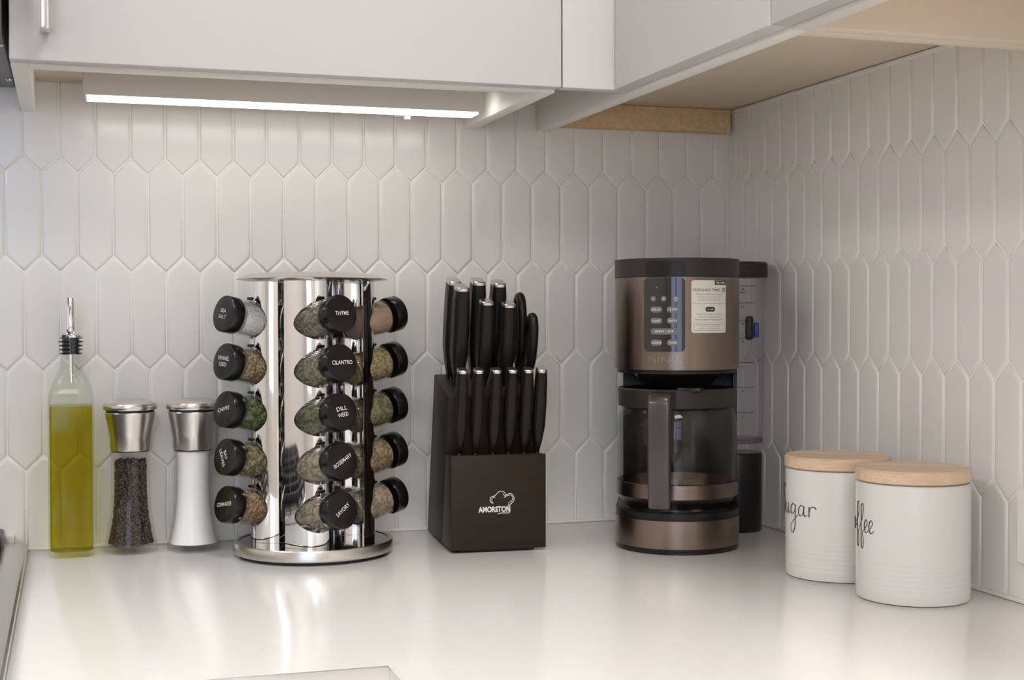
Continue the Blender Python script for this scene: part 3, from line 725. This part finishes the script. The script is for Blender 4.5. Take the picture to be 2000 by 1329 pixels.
spice_jar('jar of cilantro, second from top with lid facing the viewer', 0, 1, 'cilantro', ['CILANTRO'], 0)
spice_jar('jar of dill weed, middle jar with lid facing the viewer', 0, 2, 'dill weed', ['DILL', 'WEED'], R(8))
spice_jar('jar of rosemary with a lid whose lettering slants upward, fourth from top', 0, 3, 'rosemary', ['ROSEMARY'], R(26))
spice_jar('jar of savory, bottom jar with lid facing the viewer', 0, 4, 'savory', ['SAVORY'], R(32))
spice_jar('jar of smooth tan powder, top jar on the right side', 1, 0, 'tan', None)
spice_jar('jar of olive-tan flakes, second from top on the right side', 1, 1, 'olive', None)
spice_jar('jar of green flakes, middle jar on the right side', 1, 2, 'green', None)
spice_jar('jar of brown-green flakes, fourth from top on the right side', 1, 3, 'brown', None)
spice_jar('jar of grey-tan flakes, bottom jar on the right side', 1, 4, 'grey', None)

# ------------------------------------------------------------------ knife block
KB = (-0.438, -0.1808, 0.0); KR = math.atan2(-0.0767, 0.99705)
kb = thing('knife_block', 'dark wooden knife block with white lettering and a chef hat', 'knife block', (KB[0], KB[1], 0.0002), KR)
BW = 0.1108; LEAN = R(13.9); DX, DZ2 = -math.sin(LEAN), math.cos(LEAN)
def side_prism(name, m, prof, x0, x1, parent, bev=0.0012):
    bm = bmesh.new(); a = [bm.verts.new((x0, d, z)) for d, z in prof]; b = [bm.verts.new((x1, d, z)) for d, z in prof]; n = len(prof)
    fs = [bm.faces.new(a), bm.faces.new(b[::-1])]
    for i in range(n): fs.append(bm.faces.new((a[i], b[i], b[(i+1) % n], a[(i+1) % n])))
    if bev: bmesh.ops.bevel(bm, geom=list({e for f in fs for e in f.edges}), offset=bev, segments=2, affect='EDGES', profile=0.5)
    return finish(name, bm, m, parent)
side_prism('tall_block', M['block'], [(0.062, 0.003), (0.156, 0.003), (0.158, 0.010), (0.108, 0.2005), (0.019, 0.1785)], 0.0, BW, kb)
side_prism('front_box', M['block'], [(0.0, 0.003), (0.0590, 0.003), (0.0335, 0.1100), (0.0, 0.1115)], -0.0003, BW+0.0003, kb, 0.0008)
box('foot', M['rubber'], 0.012, BW-0.012, 0.008, 0.020, 0.0, 0.0029, kb)
box('foot', M['rubber'], 0.012, BW-0.012, 0.125, 0.140, 0.0, 0.0029, kb)
# lettering and chef hat on the front
lg = text('lettering', M['print_w'], [('AMORSTON', 0.0500, 0.0492, 0.0068, 0.0375, 0, 0.035)], lambda u, v: (u, -0.0002, v), kb)
bm = bmesh.new()
hat = [(0.0477, 0.0560), (0.0450, 0.0590), (0.0462, 0.0635), (0.0500, 0.0645), (0.0520, 0.0662), (0.0560, 0.0695), (0.0610, 0.0690), (0.0640, 0.0655), (0.0690, 0.0668), (0.0728, 0.0630), (0.0725, 0.0580), (0.0690, 0.0545), (0.0680, 0.0530), (0.0678, 0.0450), (0.0600, 0.0448), (0.0540, 0.0440)]
add_tube(bm, [(x, -0.0002, z) for x, z in catmull(hat, 5)], 0.00042, 6)
add_tube(bm, [(x, -0.0002, z) for x, z in catmull([(0.0640, 0.0655), (0.0628, 0.0632), (0.0612, 0.0622)], 5)], 0.0004, 6)
add_tube(bm, [(x, -0.0002, z) for x, z in catmull([(0.0488, 0.0560), (0.0468, 0.0590), (0.0478, 0.0622), (0.0510, 0.0632)], 5)], 0.0003, 6)
add_tube(bm, [(x, -0.0002, z) for x, z in catmull([(0.0600, 0.0670), (0.0630, 0.0640), (0.0690, 0.0650), (0.0712, 0.0622), (0.0705, 0.0585), (0.0668, 0.0555), (0.0664, 0.0460)], 5)], 0.0003, 6)
finish('chef_hat', bm, M['print_w'], kb)

M['grip'] = mat('dimpled_grip', (0.010, 0.008, 0.0065), 0.3, spec=0.4)
_nt = M['grip'].node_tree; _b = _nt.nodes['Principled BSDF']; _tc = _nt.nodes.new('ShaderNodeTexCoord'); _v = _nt.nodes.new('ShaderNodeTexVoronoi'); _v.inputs['Scale'].default_value = 420
_v.inputs['Randomness'].default_value = 0.35
_bp = _nt.nodes.new('ShaderNodeBump'); _bp.inputs['Strength'].default_value = 1.0; _bp.inputs['Distance'].default_value = 0.0012
_nt.links.new(_tc.outputs['Object'], _v.inputs['Vector']); _nt.links.new(_v.outputs['Distance'], _bp.inputs['Height']); _nt.links.new(_bp.outputs['Normal'], _b.inputs['Normal'])
kbm = Matrix.Translation((KB[0], KB[1], 0.0002)) @ Matrix.Rotation(KR, 4, 'Z')
def knife(label, u, d, z, L, wid, dep, name='kitchen_knife', cat='knife', group=None):
    """handle axis leans forward; local z runs up the handle"""
    t = thing(name, label, cat, (0, 0, 0), 0, group)
    t.matrix_world = kbm @ Matrix.Translation((u, d, z)) @ Matrix.Rotation(LEAN, 4, 'X')
    prof = [(0.0, 0.40, 0.45), (0.06, 0.46, 0.55), (0.16, 0.72, 0.80), (0.34, 0.98, 1.0), (0.60, 1.0, 1.0), (0.85, 0.95, 0.94), (0.965, 0.88, 0.88)]
    def bow(f): return -0.0022*math.sin(f*PI)
    loft('handle', M['handle'], [rrect(wid/2*a, dep/2*b, wid*0.36*a, L*f, 5, oy=bow(f)) for f, a, b in prof], t, angle=50)
    loft('end_cap', M['brushed'], [rrect(wid/2*0.885, dep/2*0.885, wid*0.33, L*0.9655, 5), rrect(wid/2*0.86, dep/2*0.86, wid*0.32, L*0.992, 5), rrect(wid/2*0.76, dep/2*0.78, wid*0.28, L, 5)], t)
    loft('blade', M['brushed'], [rrect(0.0009, dep*0.26, 0.0003, zz, 2) for zz in (-0.0006, 0.004)], t)
    for s in (-1, 1):
        gr = [rrect(0.0006, dep/2*q, 0.0005, L*f, 3, ox=s*(wid/2*a-0.0003), oy=bow(f)) for f, a, q in ((0.24, 0.88, 0.42), (0.34, 0.985, 0.62), (0.60, 1.004, 0.64), (0.84, 0.957, 0.58), (0.90, 0.93, 0.50))]
        loft('grip_panel', M['grip'], gr, t)
    return t
g2 = 'large kitchen knives in the tall block'; g3 = 'steak knives in the front box'
def topz(d): return 0.2005-(0.108-d)*(0.022/0.089)+0.0008
BR, FR = 0.088, 0.056
knife('leftmost large black knife of the rear row in the block', 0.0150, BR, topz(BR), 0.121, 0.0175, 0.0310, group=g2)
knife('middle large black knife of the rear row in the block', 0.0440, BR, topz(BR), 0.121, 0.0175, 0.0310, group=g2)
knife('rightmost large black knife of the rear row in the block', 0.0690, BR, topz(BR), 0.119, 0.0175, 0.0310, group=g2)
knife('tall black knife at the left of the second row', 0.0180, FR, topz(FR), 0.121, 0.0180, 0.0290, group=g2)
knife('shorter black knife in the middle of the second row', 0.0480, FR, topz(FR), 0.104, 0.0172, 0.0280, group=g2)
knife('shorter black knife at the right of the second row', 0.0745, FR, topz(FR), 0.101, 0.0172, 0.0280, group=g2)
for i, (u, lb) in enumerate(zip((0.0085, 0.0272, 0.0478, 0.0665, 0.0850, 0.1010), ('leftmost', 'second from left', 'third from left', 'fourth from left', 'fifth from left', 'rightmost'))):
    knife('small black steak knife in the front box, '+lb, u+0.0035, 0.0185, 0.1112, 0.1025, 0.0128, 0.0180, name='steak_knife', group=g3)
# kitchen scissors
sc = thing('kitchen_scissors', 'black handled kitchen scissors at the right of the block', 'scissors')
sc.matrix_world = kbm @ Matrix.Translation((0.0985, 0.070, topz(0.070))) @ Matrix.Rotation(LEAN, 4, 'X')
def loop(cy, z0, z1, w, tilt):
    pts = []
    for i in range(28):
        a = 2*PI*i/28; zz = (z0+z1)/2+(z1-z0)/2*math.sin(a); yy = cy+w/2*math.cos(a)*(1-0.22*math.sin(a)*-1 if 0 else 1)+tilt*(zz-z0)
        pts.append((0, yy, zz))
    return pts
for nm, cy, z0, z1, w, tl, xx in (('finger_loop', 0.010, 0.022, 0.100, 0.034, 0.14, -0.0015), ('finger_loop', -0.0155, 0.018, 0.086, 0.030, -0.14, 0.0035)):
    bm = bmesh.new(); add_tube(bm, [(xx, y, z) for _, y, z in loop(cy, z0, z1, w, tl)], 0.0054, 10, True)
    add_tube(bm, [(xx, cy*0.9, z0+0.003), (xx*0.6, cy*0.55, z0*0.5), (xx*0.4, cy*0.25, 0.0002)], [0.0052, 0.0052, 0.0038], 10)
    finish(nm, bm, M['handle'], sc, 60)

# ------------------------------------------------------------------ coffee maker
CM = (-0.1695, -0.206); CR = R(-24.7)
cm = thing('coffee_maker', 'bronze and black drip coffee maker with a glass carafe bay and water tank', 'coffee maker', (CM[0], CM[1], 0.0002), CR)
RB = 0.0725
def dshape(r, back, n=28, cb=0.015):
    pts = [(r*math.sin(a), -r*math.cos(a)) for a in [(-PI/2+PI*i/n) for i in range(n+1)]]
    for i in range(7):
        a = PI/2*i/6; pts.append((r-cb+cb*math.cos(a), back-cb+cb*math.sin(a)))
    for i in range(7):
        a = PI/2+PI/2*i/6; pts.append((-r+cb+cb*math.cos(a), back-cb+cb*math.sin(a)))
    return pts
BK = 0.094
prism('foot', M['black_pl'], dshape(RB-0.001, BK-0.001), 0.0, 0.0060, cm, 0.001)
prism('base', M['bronze'], dshape(RB, BK), 0.0062, 0.0380, cm, 0.0008)
prism('base_top', M['black_pl'], dshape(RB-0.0008, BK-0.0008), 0.0382, 0.0462, cm, 0.002)
lathe('warming_plate', M['black_gl'], [(0.0, 0.0464), (0.060, 0.0464), (0.060, 0.0476), (0.0, 0.0480)], cm, 48)
prism('column', M['black_pl'], [(-0.066, 0.0735), (0.0715, 0.0735), (0.0715, BK-0.012), (0.062, BK-0.002), (-0.056, BK-0.002), (-0.066, BK-0.012)], 0.0464, 0.2070, cm, 0.002)
prism('column', M['black_pl'], [(0.0665, 0.030), (0.0715, 0.030), (0.0715, 0.0733), (0.0665, 0.0733)], 0.0464, 0.2070, cm, 0.001)
prism('head', M['bronze'], dshape(RB, BK), 0.2092, 0.3145, cm, 0.0008)
prism('head_underside', M['black_pl'], dshape(RB-0.003, BK-0.003), 0.2045, 0.2090, cm, 0.001)
lathe('brew_basket', M['black_pl'], [(0.0, 0.1900), (0.040, 0.1900), (0.052, 0.2043), (0.0, 0.2043)], cm, 40)
bm = bmesh.new()
add_prism(bm, dshape(RB+0.0003, BK), 0.3150, 0.3360, 0.0025, 3); finish('lid', bm, M['black_soft'], cm)
def cyl(r0): return lambda u, v, w=0.0: ((r0+w)*math.sin(u/RB), -(r0+w)*math.cos(u/RB), v)
K1 = cyl(RB)
def ang(px): return math.radians(math.degrees(math.asin(max(-1, min(1, (px-1322)*0.000577/RB)))))*RB
bent_rect('lid_latch', M['black_pl'], ang(1262), ang(1339), 0.3155, 0.3325, 0.004, cyl(RB+0.0004), 0.0009, cm, 14)
pn = bent_rect('control_panel', M['black_gl'], ang(1259), ang(1338), 0.2300, 0.3140, 0.0055, K1, 0.0010, cm, 16)
def zpx(y): return 0.3152-(y-540)*(0.3152-0.2075)/187.0
KP = cyl(RB+0.0010)
for px, y, s in ((1277, 584, 'H'), (1297, 584, 'M'), (1320, 585, 'clock')):
    u = ang(px); v = zpx(y)
    b = bent_rect('button', M['button'], u-0.0030, u+0.0030, v-0.0033, v+0.0033, 0.0030, KP, 0.0006, pn, 6)
    if s != 'clock':
        text('button_lettering', M['print_w'], [(s, u, v, 0.0020, None, 0, 0.01)], lambda a, c: cyl(RB+0.0017)(a, c), b)
    else:
        bm = bmesh.new(); f = cyl(RB+0.0018)
        add_tube(bm, [f(u+0.0019*math.cos(2*PI*i/18), v+0.0019*math.sin(2*PI*i/18)) for i in range(18)], 0.00028, 5, True)
        add_tube(bm, [f(u, v+0.0012), f(u, v), f(u+0.0009, v)], 0.00025, 5); finish('clock_icon', bm, M['print_w'], b)
for px0, px1, y, s in ((1272, 1294, 605, 'DELAY'), (1303, 1325, 605, '1-4 CUP'), (1272, 1294, 627, 'CLASSIC'), (1303, 1326, 627, 'RICH'), (1272, 1326, 648, 'BREW / OFF'), (1272.5, 1294, 670, 'CLEAN'), (1303, 1326, 670, 'WARM')):
    u0, u1, v = ang(px0), ang(px1), zpx(y)
    b = bent_rect('button', M['button'], u0, u1, v-0.0034, v+0.0034, 0.0032, KP, 0.0006, pn, 8)
    wd_ = min((u1-u0)*0.82, 0.0021*len(s))
    text('button_lettering', M['print_w'], [(s, (u0+u1)/2, v, 0.0024, wd_, 0, 0.01)], lambda a, c: cyl(RB+0.0017)(a, c), b)
# sticker
u0, u1, v0, v1 = ang(1350), ang(1417), zpx(651), zpx(548)
KS = cyl(RB+0.0003)
st = bent_rect('sticker', M['sticker'], u0, u1, v0, v1, 0.0028, KS, 0.00025, cm, 16)
uc = (u0+u1)/2; SW = u1-u0; SH_ = v1-v0
KT = cyl(RB+0.0006)
def sv(f): return v1-SH_*f
items = [('FRESHNESS TIMER', uc-0.0035, sv(0.185), 0.0030, SW*0.76, 0, 0.012),
         ('Press to show the amount', uc, sv(0.265), 0.0019, SW*0.74, 0, 0), ('of time since your last', uc, sv(0.322), 0.0019, SW*0.64, 0, 0), ('brew was completed.', uc, sv(0.375), 0.0019, SW*0.62, 0, 0),
         ('Select to adjust the brew', uc, sv(0.650), 0.0019, SW*0.72, 0, 0), ('cycle for optimal flavor', uc, sv(0.700), 0.0019, SW*0.66, 0, 0), ('when brewing 4 cups or fewer.', uc, sv(0.752), 0.0020, SW*0.86, 0, 0.012),
         ('NOTE: Fill the water reservoir', uc, sv(0.842), 0.0017, SW*0.76, 0, 0), ('with 4 cups or fewer', uc, sv(0.882), 0.0017, SW*0.52, 0, 0), ('before using this function.', uc, sv(0.920), 0.0017, SW*0.62, 0, 0)]
text('sticker_lettering', M['print_g'], items, lambda a, c: KT(a, c), st)
bent_rect('peel_tab', M['print_k'], u0+SW*0.63, u1-0.0004, sv(0.088), v1-0.0002, 0.0004, cyl(RB+0.0005), 0.00015, st, 8)
text('peel_lettering', M['print_w'], [('PEEL HERE', u0+SW*0.81, sv(0.047), 0.0022, SW*0.27, 0, 0.012)], lambda a, c: cyl(RB+0.0008)(a, c), st)
bent_rect('pill', M['print_k'], uc-0.0062, uc+0.0062, sv(0.598), sv(0.505), 0.0026, cyl(RB+0.0005), 0.00015, st, 8)
text('pill_lettering', M['print_w'], [('1-4 CUP', uc, sv(0.552), 0.0018, 0.0085, 0, 0.01)], lambda a, c: cyl(RB+0.0008)(a, c), st)
bm = bmesh.new()
def line(a, b, n=10):
    return [KT(a[0]+(b[0]-a[0])*i/n, a[1]+(b[1]-a[1])*i/n) for i in range(n+1)]
add_tube(bm, line((u0+0.0004, sv(0.44)), (u1-0.0004, sv(0.44))), 0.00016, 4)
add_tube(bm, line((u0+SW*0.07, sv(0.797)), (u1-SW*0.05, sv(0.797))), 0.00016, 4)
add_tube(bm, line((u0+SW*0.07, sv(0.955)), (u1-SW*0.05, sv(0.955))), 0.00016, 4)
add_tube(bm, line((u0+SW*0.07, sv(0.797)), (u0+SW*0.07, sv(0.955)), 2), 0.00016, 4); add_tube(bm, line((u1-SW*0.05, sv(0.797)), (u1-SW*0.05, sv(0.955)), 2), 0.00016, 4)
finish('sticker_lines', bm, M['print_g'], st)
bm = bmesh.new(); uu = u1-SW*0.085; vv = sv(0.185)
add_tube(bm, [KT(uu+0.0020*math.cos(2*PI*i/18), vv+0.0022*math.sin(2*PI*i/18)) for i in range(18)], 0.00045, 5, True)
add_tube(bm, [KT(uu, vv+0.0014), KT(uu, vv), KT(uu+0.001, vv)], 0.0003, 5); finish('clock_mark', bm, M['print_g'], st)
text('etched_lettering', M['etched'], [('NINJA', ang(1300), zpx(706), 0.0115, 0.040, 0, 0.02)], lambda a, c: cyl(RB+0.0002)(a, c), cm)
bm = bmesh.new(); f = cyl(RB+0.0011); add_tube(bm, [f(ang(1283)-0.0004, zpx(562)), f(ang(1283)+0.0006, zpx(562))], 0.0004, 6); finish('indicator', bm, M['print_w'], pn)

# water tank at the right rear of the machine
TX, TY = 0.0745, 0.1270
def lathe_at(name, m, prof, n=40, cap=True, par=None):
    bm = bmesh.new(); add_lathe(bm, prof, n, TX, TY, cap); return finish(name, bm, m, par or cm)
lathe_at('tank_base', M['black_pl'], [(0.0, 0.0), (0.0305, 0.0), (0.0315, 0.002), (0.0322, 0.096), (0.0305, 0.0985), (0.0, 0.0985)])
lathe_at('tank_seal', M['purple'], [(0.0, 0.1110), (0.0327, 0.1110), (0.0330, 0.1160), (0.0, 0.1160)])
tk = lathe_at('water_tank', M['tank'], [(0.0, 0.0990), (0.0325, 0.0990), (0.0328, 0.1100), (0.0334, 0.1170), (0.0372, 0.3180), (0.0358, 0.3180), (0.0320, 0.1180), (0.0, 0.1175)], cap=False)
lathe_at('tank_lid', M['black_soft'], [(0.0, 0.3182), (0.0382, 0.3182), (0.0388, 0.3195), (0.0388, 0.3350), (0.0370, 0.3375), (0.0, 0.3378)])
def tank_pt(a, z, e=0.0004):
    r = 0.0334+(z-0.117)*(0.0038/0.201)+e
    return (TX+r*math.sin(a), TY-r*math.cos(a), z)
A0 = R(10)
bm = bmesh.new()
for z in (0.3072, 0.2862, 0.2647, 0.2430, 0.2125, 0.1815, 0.1500): add_tube(bm, [tank_pt(A0+R(-26+52*i/8), z) for i in range(9)], 0.0003, 4)
finish('level_lines', bm, M['print_k'], tk)
items = [('14', 0.3030), ('MAX', 0.2990), ('12', 0.2815), ('10', 0.2605), ('8', 0.2385), ('6', 0.2075), ('4', 0.1765), ('2', 0.1450)]
text('level_numbers', M['print_k'], [(s, 0, z, 0.0028 if s != 'MAX' else 0.0022, None, 0, 0.01) for s, z in items], lambda u, v: tank_pt(A0+R(0)+u/0.0345, v, 0.0005), tk)
# float hanging inside the tank
bm = bmesh.new(); add_box(bm, TX+0.010, TX+0.020, TY-0.026, TY-0.016, 0.240, 0.270, 0.003); finish('float', bm, M['black_pl'], tk)
bm = bmesh.new(); add_box(bm, TX+0.0205, TX+0.027, TY-0.022, TY-0.014, 0.243, 0.262, 0.002); finish('float_insert', bm, M['blue_pl'], tk)

# carafe: lifts out of the machine, so a thing of its own
ca = thing('carafe', 'empty glass coffee carafe with a black collar and handle', 'carafe', (CM[0], CM[1], 0.0484), CR-R(11))
co = [(0.0, 0.0), (0.052, 0.0), (0.060, 0.0020), (0.0665, 0.0070), (0.0692, 0.0140), (0.0700, 0.0240), (0.0700, 0.0900), (0.0690, 0.1040), (0.0665, 0.1120), (0.0645, 0.1160)]
ci = [(0.0625, 0.1160), (0.0645, 0.1115), (0.0670, 0.1035), (0.0680, 0.0895), (0.0680, 0.0240), (0.0672, 0.0148), (0.0648, 0.0090), (0.0590, 0.0045), (0.052, 0.0030), (0.0, 0.0030)]
lathe('glass_body', M['glass_smoke'], co+ci, ca, 64, cap=False)
lathe('band', M['bronze'], [(0.0702, 0.0135), (0.0712, 0.0140), (0.0712, 0.0300), (0.0702, 0.0305)], ca, 64, cap=False)
lathe('collar', M['black_soft'], [(0.0, 0.1163), (0.0660, 0.1163), (0.0688, 0.1175), (0.0692, 0.1370), (0.0680, 0.1385), (0.0630, 0.1385), (0.0620, 0.1350), (0.0, 0.1350)], ca, 64)
box('lid_tab', M['black_pl'], 0.012, 0.040, -0.064, -0.040, 0.1352, 0.1410, ca, 0.002)
hp = [(-0.0675, 0.1360), (-0.0960, 0.1370), (-0.1040, 0.1330), (-0.1075, 0.1250), (-0.1085, 0.1000), (-0.1060, 0.0160), (-0.1035, 0.0080), (-0.0990, 0.0085), (-0.0955, 0.0200), (-0.0960, 0.1000), (-0.0935, 0.1120), (-0.0870, 0.1170), (-0.0705, 0.1175)]
bm = bmesh.new(); n = len(hp); a = [bm.verts.new((-0.0125, y, z)) for y, z in hp]; b = [bm.verts.new((0.0125, y, z)) for y, z in hp]
fs = [bm.faces.new(a), bm.faces.new(b[::-1])]
for i in range(n): fs.append(bm.faces.new((a[i], b[i], b[(i+1) % n], a[(i+1) % n])))
bmesh.ops.bevel(bm, geom=list(set(fs[0].edges) | set(fs[1].edges)), offset=0.003, segments=3, affect='EDGES', profile=0.5)
M['handle_grey'] = mat('gunmetal_plastic', (0.085, 0.075, 0.072), 0.25, 0.6)
hd = finish('handle', bm, M['handle_grey'], ca, 40)
bm = bmesh.new(); a = [(-0.0938, 0.118), (-0.0958, 0.1000), (-0.0952, 0.022), (-0.0900, 0.030), (-0.0895, 0.1000), (-0.0890, 0.112)]
add_loft(bm, [[(x, y, z) for y, z in a] for x in (-0.0095, 0.0095)]); finish('handle_liner', bm, M['black_pl'], hd)

# ------------------------------------------------------------------ canisters
def canister(label, loc, rotz, word, start, zb, sc_, group):
    t = thing('canister', label, 'canister', loc, rotz, group)
    r = 0.0535
    prof = [(0.0, 0.0015), (r-0.004, 0.0), (r-0.0012, 0.0008), (r-0.0002, 0.003)]
    z = 0.008
    for k in range(7): prof += [(r-0.0002, z), (r+0.0001, z+0.0016), (r-0.0002, z+0.0034)]; z += 0.0048
    prof += [(r, z+0.002), (r, 0.108), (r-0.0008, 0.1112), (r-0.0026, 0.1120), (r-0.005, 0.1112), (r-0.005, 0.010), (0.0, 0.009)]
    lathe('body', M['ceramic_w'], prof, t, 96, cap=False)
    lathe('lid_seal', M['plate_w'], [(0.0, 0.1020), (r-0.0055, 0.1020), (r-0.0055, 0.1127), (0.0, 0.1127)], t, 48)
    lathe('lid', M['beech'], [(0.0, 0.1130), (r-0.0008, 0.1130), (r+0.0006, 0.1142), (r+0.0006, 0.1232), (r-0.0015, 0.1252), (0.0, 0.1258)], t, 96)
    bm = bmesh.new()
    for st_ in word:
        pts = catmull(st_, 7)
        P3 = []; rad = []
        for i, (x, y) in enumerate(pts):
            a = start+x*sc_*0.84/r
            P3.append(((r+0.0001)*math.sin(a), -(r+0.0001)*math.cos(a), zb+y*sc_))
        for i in range(len(P3)):
            d = Vector(P3[min(i+1, len(P3)-1)])-Vector(P3[max(i-1, 0)])
            rad.append(0.00062 if d.z < -abs(d.x)*0.5 else 0.0004)     # thicker down strokes
        add_tube(bm, P3, rad, 6)
    finish('lettering', bm, M['ink'], t, 60)
    return t
# pen strokes in units of the x-height
SUGAR = [[(1.55, 2.35), (1.35, 2.75), (0.95, 2.6), (0.75, 2.1), (1.0, 1.6), (1.35, 1.1), (1.3, 0.45), (0.8, 0.0), (0.3, 0.15), (0.2, 0.6)],
         [(1.75, 1.0), (1.75, 0.45), (1.95, 0.05), (2.35, 0.25), (2.6, 1.0)], [(2.6, 1.0), (2.6, 0.4), (2.75, 0.05), (3.05, 0.3)],
         [(4.05, 0.9), (3.7, 1.05), (3.3, 0.75), (3.3, 0.25), (3.65, 0.1), (4.0, 0.45), (4.1, 0.95)], [(4.12, 1.0), (4.1, 0.0), (4.05, -1.0), (3.7, -1.6), (3.3, -1.45), (3.3, -0.95), (3.9, -0.4), (4.6, 0.1)],
         [(5.4, 0.85), (5.05, 1.0), (4.7, 0.7), (4.7, 0.2), (5.0, 0.02), (5.3, 0.35), (5.45, 0.95)], [(5.45, 0.95), (5.4, 0.35), (5.55, 0.02), (5.85, 0.2)],
         [(6.1, 0.95), (6.1, 0.0)], [(6.1, 0.45), (6.35, 0.9), (6.75, 0.95), (6.95, 0.75)]]
COFFEE = [[(1.4, 2.2), (1.0, 2.55), (0.4, 2.1), (0.1, 1.2), (0.4, 0.25), (1.0, 0.0), (1.6, 0.4)],
          [(2.6, 0.95), (2.2, 1.0), (1.9, 0.5), (2.2, 0.02), (2.65, 0.2), (2.75, 0.7), (2.5, 1.0)], [(2.5, 1.0), (2.9, 0.75), (3.2, 0.85)],
          [(3.1, 0.4), (3.6, 1.0), (3.95, 1.9), (3.85, 2.5), (3.55, 2.3), (3.5, 1.2), (3.5, -0.3), (3.55, -1.15), (3.8, -1.3), (3.95, -0.7), (3.8, -0.05), (4.1, 0.25)],
          [(4.05, 0.3), (4.6, 1.0), (4.95, 1.9), (4.85, 2.4), (4.55, 2.2), (4.5, 1.2), (4.5, -0.3), (4.55, -1.2), (4.8, -1.35), (4.95, -0.75), (4.75, -0.1), (5.0, 0.2)],
          [(5.0, 0.2), (5.4, 0.5), (5.6, 0.9), (5.4, 1.1), (5.15, 0.8), (5.15, 0.3), (5.4, 0.0), (5.8, 0.25)],
          [(5.8, 0.25), (6.15, 0.5), (6.35, 0.9), (6.15, 1.1), (5.9, 0.8), (5.9, 0.3), (6.15, 0.0), (6.55, 0.25)]]
gc = 'white canisters with wooden lids'
def facing(x, y): return -math.atan2(x+0.849, y+1.686)
canister('white canister lettered Sugar with wooden lid, partly behind the other', (-0.0870, -0.4255, 0.0002), facing(-0.087, -0.4255), SUGAR, R(-93), 0.0650, 0.0112, gc)
canister('white canister lettered Coffee with wooden lid, in front', (-0.0790, -0.5490, 0.0002), facing(-0.079, -0.549), COFFEE, R(-107), 0.0645, 0.0112, gc)
